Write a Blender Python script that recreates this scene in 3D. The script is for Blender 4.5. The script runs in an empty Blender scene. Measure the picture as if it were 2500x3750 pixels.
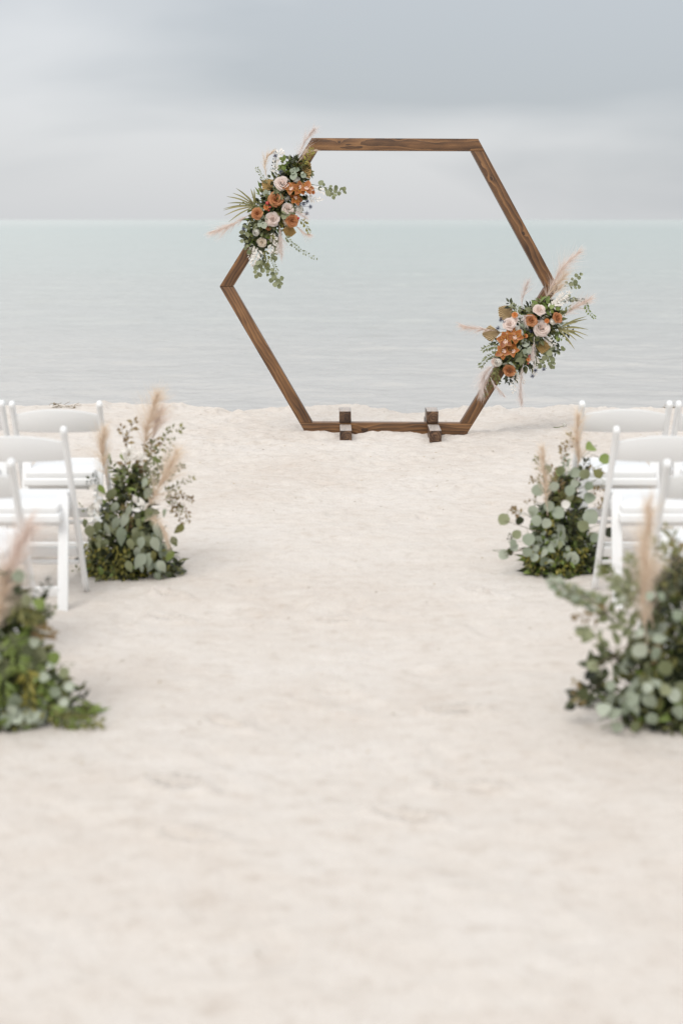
import bpy, bmesh, math, random
import numpy as np
from mathutils import Vector, Matrix

rnd = random.Random(11)
sc = bpy.context.scene
col = sc.collection
R = math.radians

# ------------------------------------------------------------------ camera
CAM_H, PITCH, FPX = 1.67, R(11.62), 50.0 / 36.0 * 3750.0
cam_data = bpy.data.cameras.new('camera')
cam_data.sensor_fit = 'VERTICAL'
cam_data.sensor_height = 36.0
cam_data.sensor_width = 24.0
cam_data.lens = 50.0
cam_data.clip_start = 0.05
cam_data.clip_end = 80000.0
cam = bpy.data.objects.new('camera', cam_data)
col.objects.link(cam)
cam.location = (0, 0, CAM_H)
cam.rotation_euler = (math.pi / 2 - PITCH, 0, 0)
cam_data.dof.use_dof = True
cam_data.dof.focus_distance = 10.95
cam_data.dof.aperture_fstop = 1.5
sc.camera = cam

# ------------------------------------------------------------------ sky, sun, exposure
SUN_EL, SUN_AZ = R(50), R(205)          # high, behind the camera and a little to the left
world = bpy.data.worlds.new('World')
sc.world = world
world.use_nodes = True
wn, wl = world.node_tree.nodes, world.node_tree.links
wn.clear()


def wnode(t, **kw):
    n = wn.new(t)
    for k, v in kw.items():
        setattr(n, k, v)
    return n


w_out = wnode('ShaderNodeOutputWorld')
w_bg = wnode('ShaderNodeBackground')
w_bg.inputs['Strength'].default_value = 0.1
w_sky = wnode('ShaderNodeTexSky', sky_type='NISHITA', sun_disc=False)
w_sky.sun_elevation = SUN_EL
w_sky.sun_rotation = SUN_AZ
w_sky.air_density = 1.0
w_sky.dust_density = 2.0
w_tc = wnode('ShaderNodeTexCoord')
w_map = wnode('ShaderNodeMapping')
w_map.inputs['Scale'].default_value = (2.2, 2.2, 9.0)
w_map.inputs['Location'].default_value = (-0.727, -3.784, -8.36)
w_noise = wnode('ShaderNodeTexNoise')
w_noise.inputs['Scale'].default_value = 1.0
w_noise.inputs['Detail'].default_value = 5.0
w_noise.inputs['Roughness'].default_value = 0.42
w_noise.inputs['Distortion'].default_value = 0.5
w_ramp = wnode('ShaderNodeValToRGB')
w_ramp.color_ramp.elements[0].position = 0.34
w_ramp.color_ramp.elements[0].color = (0.360, 0.383, 0.405, 1)
w_ramp.color_ramp.elements[1].position = 0.585
w_ramp.color_ramp.elements[1].color = (0.532, 0.540, 0.551, 1)
w_sep = wnode('ShaderNodeSeparateXYZ')
w_max = wnode('ShaderNodeMath', operation='MAXIMUM')
w_max.inputs[1].default_value = 0.0
w_mul = wnode('ShaderNodeMath', operation='MULTIPLY_ADD')
w_mul.inputs[1].default_value = 12.0
w_mul.inputs[2].default_value = 8.7      # overcast sky: about twice as bright overhead as at the horizon
w_sc = wnode('ShaderNodeVectorMath', operation='SCALE')
w_mix = wnode('ShaderNodeMix', data_type='RGBA')
w_mix.inputs['Factor'].default_value = 0.93
wl.new(w_tc.outputs['Generated'], w_map.inputs['Vector'])
wl.new(w_map.outputs['Vector'], w_noise.inputs['Vector'])
wl.new(w_noise.outputs['Fac'], w_ramp.inputs['Fac'])
wl.new(w_tc.outputs['Generated'], w_sep.inputs['Vector'])
wl.new(w_sep.outputs['Z'], w_max.inputs[0])
wl.new(w_max.outputs[0], w_mul.inputs[0])
wl.new(w_ramp.outputs['Color'], w_sc.inputs[0])
wl.new(w_mul.outputs[0], w_sc.inputs['Scale'])
wl.new(w_sky.outputs['Color'], w_mix.inputs['A'])
wl.new(w_sc.outputs['Vector'], w_mix.inputs['B'])
wl.new(w_mix.outputs['Result'], w_bg.inputs['Color'])
wl.new(w_bg.outputs['Background'], w_out.inputs['Surface'])

sun_data = bpy.data.lights.new('sun', 'SUN')
sun_data.energy = 1.15
sun_data.angle = R(28)
sun_data.color = (1.0, 0.97, 0.92)
sun = bpy.data.objects.new('sun', sun_data)
col.objects.link(sun)
# direction towards the sun: azimuth measured from +Y towards +X
sdir = Vector((math.sin(SUN_AZ) * math.cos(SUN_EL), math.cos(SUN_AZ) * math.cos(SUN_EL), math.sin(SUN_EL)))
sun.rotation_euler = sdir.to_track_quat('Z', 'Y').to_euler()
sun.location = (-3, -4, 12)

sc.view_settings.view_transform = 'Standard'
sc.view_settings.look = 'None'
sc.view_settings.exposure = 0.56
sc.view_settings.gamma = 1.0
sc.view_settings.use_curve_mapping = False
sc.render.engine = 'CYCLES'
sc.cycles.use_denoising = True
sc.cycles.max_bounces = 8
sc.cycles.transparent_max_bounces = 8
sc.cycles.caustics_reflective = False
sc.cycles.caustics_refractive = False


# ------------------------------------------------------------------ helpers
def U(px, py, Y):
    """Point of the place seen at photograph pixel (px, py) (2500x3750) and standing Y metres down the beach."""
    a, b = (px - 1250.0) / FPX, (1875.0 - py) / FPX
    c, s = math.cos(PITCH), math.sin(PITCH)
    d = Vector((a, c + b * s, -s + b * c))
    t = Y / d.y
    return Vector((d.x * t, Y, CAM_H + d.z * t))


def tag(o, label=None, cat=None, group=None, kind=None):
    if label: o['label'] = label
    if cat: o['category'] = cat
    if group: o['group'] = group
    if kind: o['kind'] = kind
    return o


def empty(name, loc, rz=0.0):
    o = bpy.data.objects.new(name, None)
    col.objects.link(o)
    o.location = loc
    o.rotation_euler = (0, 0, rz)
    o.empty_display_size = 0.1
    return o


def put(name, me, parent=None, mat4=None):
    o = bpy.data.objects.new(name, me)
    col.objects.link(o)
    if parent is not None:
        o.parent = parent
    if mat4 is not None:
        o.matrix_basis = mat4
    return o


def mk(name, verts, faces, mat, smooth=True):
    me = bpy.data.meshes.new(name)
    me.from_pydata([tuple(v) for v in verts], [], [tuple(f) for f in faces])
    if mat is not None:
        me.materials.append(mat)
    if smooth:
        me.polygons.foreach_set('use_smooth', [True] * len(me.polygons))
    me.update()
    return me


class MB:
    """collects vertices and faces (with material slots) for one mesh"""
    def __init__(self):
        self.v, self.f, self.m = [], [], []

    def add(self, verts, faces, mi=0):
        o = len(self.v)
        self.v.extend([tuple(p) for p in verts])
        self.f.extend([tuple(i + o for i in f) for f in faces])
        self.m.extend([mi] * len(faces))

    def build(self, name, mats, parent=None, smooth=True, mat4=None):
        if not isinstance(mats, (list, tuple)):
            mats = [mats]
        me = bpy.data.meshes.new(name)
        me.from_pydata(self.v, [], self.f)
        for m in mats:
            me.materials.append(m)
        me.polygons.foreach_set('material_index', self.m)
        if smooth:
            me.polygons.foreach_set('use_smooth', [True] * len(me.polygons))
        me.update()
        return put(name, me, parent, mat4)


def frame(p, ydir, zhint=(0, 0, 1), s=1.0):
    y = Vector(ydir).normalized()
    z = Vector(zhint)
    z = z - y * z.dot(y)
    if z.length < 1e-4:
        z = Vector((1, 0.2, 0.1)) - y * Vector((1, 0.2, 0.1)).dot(y)
    z.normalize()
    x = y.cross(z)
    m = Matrix(((x.x, y.x, z.x, p[0]), (x.y, y.y, z.y, p[1]), (x.z, y.z, z.z, p[2]), (0, 0, 0, 1)))
    return m @ Matrix.Diagonal((s, s, s, 1)) if not isinstance(s, tuple) else m @ Matrix.Diagonal((*s, 1))


def xf(m, verts):
    return [m @ Vector(v) for v in verts]


def spine(pts, n):
    """Catmull-Rom through pts, n samples"""
    P = [Vector(p) for p in pts]
    P = [P[0] * 2 - P[1]] + P + [P[-1] * 2 - P[-2]]
    segs = len(P) - 3
    out = []
    for i in range(n):
        u = i / (n - 1) * segs
        k = min(int(u), segs - 1)
        t = u - k
        a, b, c, d = P[k:k + 4]
        out.append(0.5 * ((2 * b) + (c - a) * t + (2 * a - 5 * b + 4 * c - d) * t * t + (3 * b - a - 3 * c + d) * t ** 3))
    return out


def tube(mb, pts, radii, sides=6, mi=0, cap=True):
    n = len(pts)
    rings = []
    up = Vector((0.13, 0.21, 1)).normalized()
    for i, p in enumerate(pts):
        t = (pts[min(i + 1, n - 1)] - pts[max(i - 1, 0)])
        if t.length < 1e-9:
            t = Vector((0, 0, 1))
        t.normalize()
        a = t.cross(up)
        if a.length < 1e-3:
            a = t.cross(Vector((1, 0, 0)))
        a.normalize()
        b = t.cross(a)
        r = radii[i] if isinstance(radii, (list, tuple)) else radii
        rings.append([p + (a * math.cos(2 * math.pi * k / sides) + b * math.sin(2 * math.pi * k / sides)) * r for k in range(sides)])
    v = [q for r_ in rings for q in r_]
    f = []
    for i in range(n - 1):
        for k in range(sides):
            f.append((i * sides + k, i * sides + (k + 1) % sides, (i + 1) * sides + (k + 1) % sides, (i + 1) * sides + k))
    if cap:
        f.append(tuple(range(sides - 1, -1, -1)))
        f.append(tuple((n - 1) * sides + k for k in range(sides)))
    mb.add(v, f, mi)


def bevelled(name, bm, mat, parent, width, segs=2, mat4=None, smooth=True):
    bmesh.ops.recalc_face_normals(bm, faces=bm.faces)
    bmesh.ops.bevel(bm, geom=[e for e in bm.edges], offset=width, segments=segs, profile=0.6, affect='EDGES', clamp_overlap=True)
    me = bpy.data.meshes.new(name)
    bm.to_mesh(me)
    bm.free()
    me.materials.append(mat)
    if smooth:
        me.polygons.foreach_set('use_smooth', [True] * len(me.polygons))
        try:
            me.set_sharp_from_angle(angle=R(40))
        except Exception:
            pass
    return put(name, me, parent, mat4)


def prism_bm(poly, y0, y1):
    """polygon in x,z extruded from y0 to y1"""
    bm = bmesh.new()
    a = [bm.verts.new((x, y0, z)) for x, z in poly]
    b = [bm.verts.new((x, y1, z)) for x, z in poly]
    n = len(poly)
    bm.faces.new(a)
    bm.faces.new(list(reversed(b)))
    for i in range(n):
        bm.faces.new((a[i], b[i], b[(i + 1) % n], a[(i + 1) % n]))
    return bm


def box_bm(sx, sy, sz, c=(0, 0, 0)):
    return prism_bm([(c[0] - sx / 2, c[2] - sz / 2), (c[0] + sx / 2, c[2] - sz / 2), (c[0] + sx / 2, c[2] + sz / 2), (c[0] - sx / 2, c[2] + sz / 2)],
                    c[1] - sy / 2, c[1] + sy / 2)


# ---- vectorised value noise
def _hash(ix, iy, seed):
    n = (ix.astype(np.int64) * 374761393 + iy.astype(np.int64) * 668265263 + seed * 974634871) & 0xffffffff
    n = ((n ^ (n >> 13)) * 1274126177) & 0xffffffff
    return ((n ^ (n >> 16)) & 0xffff) / 65535.0


def vnoise(x, y, seed=0):
    ix, iy = np.floor(x), np.floor(y)
    fx, fy = x - ix, y - iy
    fx = fx * fx * fx * (fx * (fx * 6 - 15) + 10)
    fy = fy * fy * fy * (fy * (fy * 6 - 15) + 10)
    a, b = _hash(ix, iy, seed), _hash(ix + 1, iy, seed)
    c, d = _hash(ix, iy + 1, seed), _hash(ix + 1, iy + 1, seed)
    return (a + (b - a) * fx) * (1 - fy) + (c + (d - c) * fx) * fy - 0.5


def fbm(x, y, seed=0, octv=4, gain=0.5):
    s, a = 0, 1.0
    for o in range(octv):
        s = s + a * vnoise(x, y, seed + o * 17)
        x, y = x * 2.03 + 3.1, y * 2.03 - 1.7
        a *= gain
    return s


# ------------------------------------------------------------------ materials
class NT:
    def __init__(self, name):
        self.mat = bpy.data.materials.new(name)
        self.mat.use_nodes = True
        self.t = self.mat.node_tree
        self.t.nodes.clear()
        self.out = self.t.nodes.new('ShaderNodeOutputMaterial')

    def n(self, typ, ins=None, **kw):
        nd = self.t.nodes.new(typ)
        for k, v in kw.items():
            setattr(nd, k, v)
        for k, v in (ins or {}).items():
            if isinstance(v, bpy.types.NodeSocket):
                self.t.links.new(v, nd.inputs[k])
            else:
                nd.inputs[k].default_value = v
        return nd

    def ramp(self, fac, stops, interp='LINEAR'):
        nd = self.n('ShaderNodeValToRGB', {'Fac': fac})
        nd.color_ramp.interpolation = interp
        e = nd.color_ramp.elements
        while len(e) < len(stops):
            e.new(0.5)
        for i, (p, c) in enumerate(stops):
            e[i].position = p
            e[i].color = (*c, 1)
        return nd.outputs['Color']

    def math(self, op, a, b=0.0, c=0.0):
        nd = self.n('ShaderNodeMath', operation=op)
        for i, v in enumerate((a, b, c)):
            if isinstance(v, bpy.types.NodeSocket):
                self.t.links.new(v, nd.inputs[i])
            else:
                nd.inputs[i].default_value = v
        return nd.outputs[0]

    def mix(self, fac, a, b, blend='MIX'):
        nd = self.n('ShaderNodeMix', data_type='RGBA', blend_type=blend)
        for k, v in (('Factor', fac), ('A', a), ('B', b)):
            if isinstance(v, bpy.types.NodeSocket):
                self.t.links.new(v, nd.inputs[k])
            else:
                nd.inputs[k].default_value = v if k == 'Factor' else (*v, 1)
        return nd.outputs['Result']

    def noise(self, vec, scale, detail=4.0, rough=0.5, dist=0.0):
        return self.n('ShaderNodeTexNoise', {'Vector': vec, 'Scale': scale, 'Detail': detail, 'Roughness': rough, 'Distortion': dist}).outputs['Fac']

    def coord(self, which='Object'):
        return self.n('ShaderNodeTexCoord').outputs[which]

    def mapped(self, vec, scale=(1, 1, 1), loc=(0, 0, 0)):
        return self.n('ShaderNodeMapping', {'Vector': vec, 'Scale': scale, 'Location': loc}).outputs['Vector']

    def end(self, shader):
        self.t.links.new(shader, self.out.inputs['Surface'])
        return self.mat


def leafy(name, c0, c1, rough=0.5, trans=0.25, spec=0.35, tip=None):
    """leaf, petal or strand: colour varies from piece to piece, light passes through a little"""
    k = NT(name)
    oi = k.n('ShaderNodeObjectInfo').outputs['Random']
    isl = k.n('ShaderNodeNewGeometry').outputs['Random Per Island']
    v = k.math('FRACT', k.math('ADD', k.math('MULTIPLY', oi, 7.31), isl))
    co = k.coord('Object')
    nz = k.noise(co, 55.0, 3.0)
    f = k.math('ADD', k.math('MULTIPLY', v, 0.8), k.math('MULTIPLY', k.math('SUBTRACT', nz, 0.5), 0.7))
    c = k.mix(f, c0, c1)
    b = k.n('ShaderNodeBump', {'Height': nz, 'Strength': 0.12, 'Distance': 0.002}).outputs['Normal']
    p = k.n('ShaderNodeBsdfPrincipled', {'Base Color': c, 'Roughness': rough, 'Normal': b})
    p.inputs['Specular IOR Level'].default_value = spec
    if trans <= 0:
        return k.end(p.outputs['BSDF'])
    tr = k.n('ShaderNodeBsdfTranslucent', {'Color': c})
    ms = k.n('ShaderNodeMixShader', {'Fac': trans})
    k.t.links.new(p.outputs['BSDF'], ms.inputs[1])
    k.t.links.new(tr.outputs['BSDF'], ms.inputs[2])
    return k.end(ms.outputs['Shader'])


def plain(name, c, rough=0.5, spec=0.5, var=0.06, scale=20.0, bump=0.0):
    k = NT(name)
    co = k.coord('Object')
    nz = k.noise(co, scale, 5.0, 0.6)
    cc = k.mix(nz, tuple(x * (1 - var) for x in c), tuple(min(1, x * (1 + var)) for x in c))
    ins = {'Base Color': cc, 'Roughness': rough}
    if bump:
        ins['Normal'] = k.n('ShaderNodeBump', {'Height': nz, 'Strength': bump, 'Distance': 0.003}).outputs['Normal']
    p = k.n('ShaderNodeBsdfPrincipled', ins)
    p.inputs['Specular IOR Level'].default_value = spec
    return k.end(p.outputs['BSDF'])


def wood(name, light, mid, dark, ring=46.0, off=(0.0, 0.03), knots=(), dusty=False):
    """stained lumber, grown as rings around an axis that runs along local X, so faces show grain and ends show rings"""
    k = NT(name)
    co = k.coord('Object')
    oi = k.n('ShaderNodeObjectInfo').outputs['Random']
    sh = k.math('MULTIPLY', oi, 37.0)
    loc = k.n('ShaderNodeCombineXYZ', {'X': sh, 'Y': k.math('MULTIPLY', oi, 3.1), 'Z': 0.0}).outputs['Vector']
    cj = k.n('ShaderNodeVectorMath', {0: co, 1: loc}, operation='ADD').outputs['Vector']
    warp = k.noise(k.mapped(cj, (1.1, 5.0, 5.0)), 1.6, 3.0, 0.5)
    sep = k.n('ShaderNodeSeparateXYZ', {'Vector': co})
    y = k.math('ADD', sep.outputs['Y'], off[0])
    z = k.math('ADD', sep.outputs['Z'], off[1])
    r = k.math('SQRT', k.math('ADD', k.math('MULTIPLY', y, y), k.math('MULTIPLY', z, z)))
    r = k.math('ADD', r, k.math('MULTIPLY', warp, 0.11))
    kn = None
    for kx, kz, kr in knots:
        dx = k.math('MULTIPLY', k.math('SUBTRACT', sep.outputs['X'], kx), 0.62)
        dz = k.math('SUBTRACT', sep.outputs['Z'], kz)
        d = k.math('SQRT', k.math('ADD', k.math('MULTIPLY', dx, dx), k.math('MULTIPLY', dz, dz)))
        g = k.math('POWER', 2.718, k.math('MULTIPLY', k.math('DIVIDE', d, kr), -1.0))
        kn = g if kn is None else k.math('ADD', kn, g)
    if kn is not None:
        r = k.math('ADD', r, k.math('MULTIPLY', kn, 0.05))
    saw = k.math('FRACT', k.math('MULTIPLY', r, ring))
    streak = k.noise(k.mapped(cj, (2.0, 60.0, 60.0)), 1.0, 4.0, 0.6)
    blot = k.noise(k.mapped(cj, (3.0, 9.0, 9.0)), 1.0, 3.0, 0.55)
    f = k.math('ADD', k.math('MULTIPLY', saw, 0.42), k.math('MULTIPLY', streak, 0.62))
    f = k.math('ADD', f, k.math('MULTIPLY', k.math('SUBTRACT', blot, 0.5), 0.9))
    if kn is not None:
        f = k.math('ADD', f, k.math('MULTIPLY', k.math('GREATER_THAN', kn, 0.42), 0.45))
    c = k.ramp(f, [(0.22, light), (0.5, mid), (0.86, dark)])
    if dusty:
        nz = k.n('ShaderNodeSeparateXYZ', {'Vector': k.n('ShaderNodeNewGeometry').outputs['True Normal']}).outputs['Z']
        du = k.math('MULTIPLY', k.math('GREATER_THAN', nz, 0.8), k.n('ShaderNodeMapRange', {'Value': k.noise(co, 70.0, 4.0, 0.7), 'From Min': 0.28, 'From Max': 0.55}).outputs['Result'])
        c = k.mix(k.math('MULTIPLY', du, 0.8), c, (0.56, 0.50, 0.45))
    b = k.n('ShaderNodeBump', {'Height': f, 'Strength': 0.35, 'Distance': 0.003}).outputs['Normal']
    p = k.n('ShaderNodeBsdfPrincipled', {'Base Color': c, 'Roughness': 0.45, 'Normal': b})
    p.inputs['Specular IOR Level'].default_value = 0.42
    return k.end(p.outputs['BSDF'])


def sand_material():
    k = NT('sand')
    co = k.coord('Object')
    big = k.noise(co, 0.9, 4.0, 0.55)
    mid = k.noise(k.mapped(co, (5.0, 9.0, 5.0)), 1.0, 5.0, 0.6)
    fine = k.noise(co, 160.0, 3.0, 0.7)
    c = k.ramp(k.math('ADD', k.math('MULTIPLY', big, 0.6), k.math('MULTIPLY', mid, 0.4)),
               [(0.30, (0.565, 0.500, 0.442)), (0.52, (0.618, 0.568, 0.518)), (0.72, (0.648, 0.606, 0.566))])
    patch = k.noise(k.mapped(co, (13.0, 20.0, 13.0)), 1.0, 5.0, 0.65)
    c = k.mix(1.0, c, k.ramp(patch, [(0.30, (0.88, 0.855, 0.83)), (0.47, (1.0, 1.0, 1.0)), (0.70, (1.03, 1.03, 1.03))]), 'MULTIPLY')
    grain = k.ramp(fine, [(0.30, (0.86, 0.83, 0.80)), (0.55, (1.0, 1.0, 1.0)), (0.75, (1.05, 1.05, 1.05))])
    c = k.mix(1.0, c, grain, 'MULTIPLY')
    # specks of shell and weed
    sp = k.noise(co, 60.0, 2.0, 0.6)
    clump = k.noise(co, 2.3, 3.0, 0.6)
    s = k.math('GREATER_THAN', k.math('ADD', sp, k.math('MULTIPLY', k.math('SUBTRACT', clump, 0.5), 0.28)), 0.755)
    c = k.mix(k.math('MULTIPLY', s, 0.55), c, (0.20, 0.15, 0.10))
    # wet sand close to the water line
    sep = k.n('ShaderNodeSeparateXYZ', {'Vector': co})
    wet = k.n('ShaderNodeMapRange', {'Value': sep.outputs['Z'], 'From Min': -0.22, 'From Max': -0.33, 'To Min': 0.0, 'To Max': 1.0}).outputs['Result']
    c = k.mix(wet, c, (0.30, 0.26, 0.21))
    h = k.math('ADD', k.math('MULTIPLY', fine, 0.35), k.math('MULTIPLY', k.noise(co, 38.0, 4.0, 0.65), 1.0))
    b = k.n('ShaderNodeBump', {'Height': h, 'Strength': 0.75, 'Distance': 0.012}).outputs['Normal']
    p = k.n('ShaderNodeBsdfPrincipled', {'Base Color': c, 'Roughness': 0.95, 'Normal': b})
    p.inputs['Specular IOR Level'].default_value = 0.12
    return k.end(p.outputs['BSDF'])


def water_material():
    k = NT('sea_water')
    co = k.coord('Object')
    sep = k.n('ShaderNodeSeparateXYZ', {'Vector': co})
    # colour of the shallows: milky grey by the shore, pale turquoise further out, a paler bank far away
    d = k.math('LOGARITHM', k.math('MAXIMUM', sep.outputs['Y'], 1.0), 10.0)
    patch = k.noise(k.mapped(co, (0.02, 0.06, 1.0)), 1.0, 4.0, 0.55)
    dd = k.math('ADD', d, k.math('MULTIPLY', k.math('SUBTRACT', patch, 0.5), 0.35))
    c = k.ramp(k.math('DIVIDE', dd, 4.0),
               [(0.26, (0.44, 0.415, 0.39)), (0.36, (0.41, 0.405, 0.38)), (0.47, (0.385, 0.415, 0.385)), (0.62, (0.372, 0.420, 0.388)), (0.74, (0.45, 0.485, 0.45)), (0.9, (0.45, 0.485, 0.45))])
    w1 = k.noise(k.mapped(co, (1.1, 1.8, 1.0)), 1.0, 5.0, 0.6, 0.4)
    w2 = k.noise(k.mapped(co, (4.5, 6.5, 1.0)), 1.0, 4.0, 0.6, 0.3)
    w3 = k.noise(k.mapped(co, (0.15, 0.5, 1.0)), 1.0, 4.0, 0.55)
    h = k.math('ADD', k.math('ADD', k.math('MULTIPLY', w1, 0.06), k.math('MULTIPLY', w2, 0.024)), k.math('MULTIPLY', w3, 0.22))
    b = k.n('ShaderNodeBump', {'Height': h, 'Strength': 0.55, 'Distance': 1.0}).outputs['Normal']
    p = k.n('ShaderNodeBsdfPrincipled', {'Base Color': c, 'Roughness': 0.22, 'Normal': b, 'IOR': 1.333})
    return k.end(p.outputs['BSDF'])


M = {}
M['sand'] = sand_material()
M['water'] = water_material()
W_L, W_M, W_D = (0.262, 0.134, 0.055), (0.150, 0.073, 0.031), (0.046, 0.024, 0.013)
M['wood'] = wood('stained_pine', W_L, W_M, W_D, ring=44.0, off=(0.02, 0.055))
M['wood_top'] = wood('stained_pine_knotty', W_L, W_M, W_D, ring=44.0, off=(0.02, 0.05), knots=((0.03, 0.006, 0.018), (0.31, 0.008, 0.010), (-0.42, -0.03, 0.008)))
M['wood_low'] = wood('stained_pine_split', W_L, W_M, W_D, ring=40.0, off=(0.02, 0.06), knots=((-0.17, -0.012, 0.020),))
M['wood_side'] = wood('stained_pine_side', W_L, W_M, W_D, ring=40.0, off=(0.015, 0.045), knots=((0.12, 0.005, 0.012), (-0.36, -0.01, 0.012)))
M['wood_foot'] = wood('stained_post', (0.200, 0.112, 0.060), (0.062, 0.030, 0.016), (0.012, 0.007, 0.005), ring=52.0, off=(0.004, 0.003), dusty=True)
M['chair'] = plain('white_resin', (0.80, 0.80, 0.795), 0.34, 0.5, 0.015, 6.0)
M['pad'] = plain('white_vinyl', (0.755, 0.755, 0.75), 0.42, 0.45, 0.015, 9.0, 0.05)
M['pin'] = plain('galvanised_pin', (0.42, 0.42, 0.43), 0.4, 0.5)
M['silver'] = leafy('silver_eucalyptus', (0.225, 0.265, 0.185), (0.49, 0.52, 0.42), 0.55, 0.2, 0.4)
M['euc'] = leafy('green_eucalyptus', (0.145, 0.165, 0.075), (0.33, 0.345, 0.205), 0.5, 0.22, 0.4)
M['dark'] = leafy('dark_leaf', (0.012, 0.016, 0.006), (0.078, 0.090, 0.032), 0.45, 0.15, 0.4)
M['lime'] = leafy('yellow_green_filler', (0.21, 0.19, 0.035), (0.42, 0.37, 0.10), 0.6, 0.28, 0.3)
M['olive'] = leafy('olive_leaf', (0.105, 0.112, 0.034), (0.270, 0.255, 0.090), 0.5, 0.2, 0.35)
M['fresh'] = leafy('fresh_green_leaf', (0.13, 0.185, 0.035), (0.25, 0.31, 0.085), 0.42, 0.25, 0.45)
M['stem'] = plain('woody_stem', (0.105, 0.070, 0.045), 0.7, 0.25, 0.2, 60)
M['gstem'] = plain('green_stem', (0.17, 0.19, 0.09), 0.6, 0.3, 0.2, 60)
M['russet'] = leafy('russet_leaf', (0.17, 0.11, 0.055), (0.31, 0.24, 0.11), 0.55, 0.22, 0.3)
M['bleach'] = leafy('bleached_leaf', (0.76, 0.72, 0.66), (0.88, 0.85, 0.81), 0.6, 0.25, 0.25)
M['pampas'] = leafy('pampas_beige', (0.76, 0.63, 0.50), (0.90, 0.81, 0.70), 0.8, 0.45, 0.1)
M['pampas_pink'] = leafy('pampas_pink', (0.74, 0.62, 0.55), (0.90, 0.81, 0.75), 0.8, 0.45, 0.1)
M['pampas_grey'] = leafy('pampas_mauve', (0.74, 0.65, 0.61), (0.90, 0.84, 0.80), 0.8, 0.45, 0.1)
M['palm'] = leafy('dried_palm', (0.42, 0.285, 0.115), (0.54, 0.39, 0.18), 0.65, 0.2, 0.25)
M['palm_pale'] = leafy('dried_palm_pale', (0.45, 0.34, 0.19), (0.58, 0.46, 0.29), 0.65, 0.2, 0.25)
M['blade'] = leafy('dried_palm_blade', (0.20, 0.19, 0.075), (0.38, 0.33, 0.17), 0.6, 0.2, 0.25)
M['blush'] = leafy('blush_petal', (0.87, 0.75, 0.69), (0.92, 0.83, 0.78), 0.55, 0.45, 0.3)
M['terra'] = leafy('terracotta_petal', (0.50, 0.215, 0.095), (0.67, 0.35, 0.175), 0.55, 0.25, 0.3)
M['white'] = leafy('white_petal', (0.86, 0.84, 0.78), (0.92, 0.90, 0.87), 0.55, 0.42, 0.3)
M['cream'] = leafy('cream_petal', (0.82, 0.72, 0.60), (0.88, 0.81, 0.71), 0.55, 0.42, 0.3)
M['straw'] = leafy('strawflower_petal', (0.62, 0.20, 0.05), (0.78, 0.40, 0.17), 0.5, 0.2, 0.35)
M['straw_eye'] = plain('strawflower_eye', (0.42, 0.13, 0.03), 0.8, 0.2, 0.3, 200)
M['berry'] = plain('red_berry', (0.42, 0.045, 0.04), 0.35, 0.5, 0.2, 40)
M['thistle'] = leafy('blue_thistle', (0.022, 0.026, 0.052), (0.080, 0.085, 0.140), 0.55, 0.1, 0.3)
M['moss'] = plain('dark_moss', (0.030, 0.038, 0.018), 0.9, 0.1, 0.4, 60, 0.5)
M['weed'] = plain('dry_seaweed', (0.32, 0.27, 0.20), 0.85, 0.2, 0.4, 80, 0.5)


def orchid_material():
    k = NT('orchid_petal')
    co = k.coord('Object')
    sep = k.n('ShaderNodeSeparateXYZ', {'Vector': co})
    ex = k.math('ABSOLUTE', sep.outputs['X'])
    w = k.math('MULTIPLY', k.math('SINE', k.math('MULTIPLY', k.math('MINIMUM', k.math('MAXIMUM', sep.outputs['Y'], 0.02), 0.98), 3.14159)), 0.42)
    edge = k.n('ShaderNodeMapRange', {'Value': k.math('DIVIDE', ex, w), 'From Min': 0.72, 'From Max': 1.0}).outputs['Result']
    vein = k.noise(k.mapped(co, (40.0, 3.0, 3.0)), 1.0, 3.0)
    c = k.mix(vein, (0.31, 0.082, 0.015), (0.54, 0.175, 0.032))
    oi = k.n('ShaderNodeObjectInfo').outputs['Random']
    c = k.mix(k.math('MULTIPLY', oi, 0.6), c, (0.15, 0.042, 0.016))
    c = k.mix(k.math('MULTIPLY', edge, 0.75), c, (0.62, 0.32, 0.055))
    p = k.n('ShaderNodeBsdfPrincipled', {'Base Color': c, 'Roughness': 0.42})
    tr = k.n('ShaderNodeBsdfTranslucent', {'Color': c})
    ms = k.n('ShaderNodeMixShader', {'Fac': 0.18})
    k.t.links.new(p.outputs['BSDF'], ms.inputs[1])
    k.t.links.new(tr.outputs['BSDF'], ms.inputs[2])
    return k.end(ms.outputs['Shader'])


def lip_material():
    k = NT('orchid_lip')
    co = k.coord('Object')
    sp = k.noise(co, 9.0, 2.0)
    c = k.ramp(sp, [(0.46, (0.74, 0.62, 0.48)), (0.56, (0.40, 0.07, 0.05))])
    p = k.n('ShaderNodeBsdfPrincipled', {'Base Color': c, 'Roughness': 0.5})
    return k.end(p.outputs['BSDF'])


M['orchid'] = orchid_material()
M['lip'] = lip_material()

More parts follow.
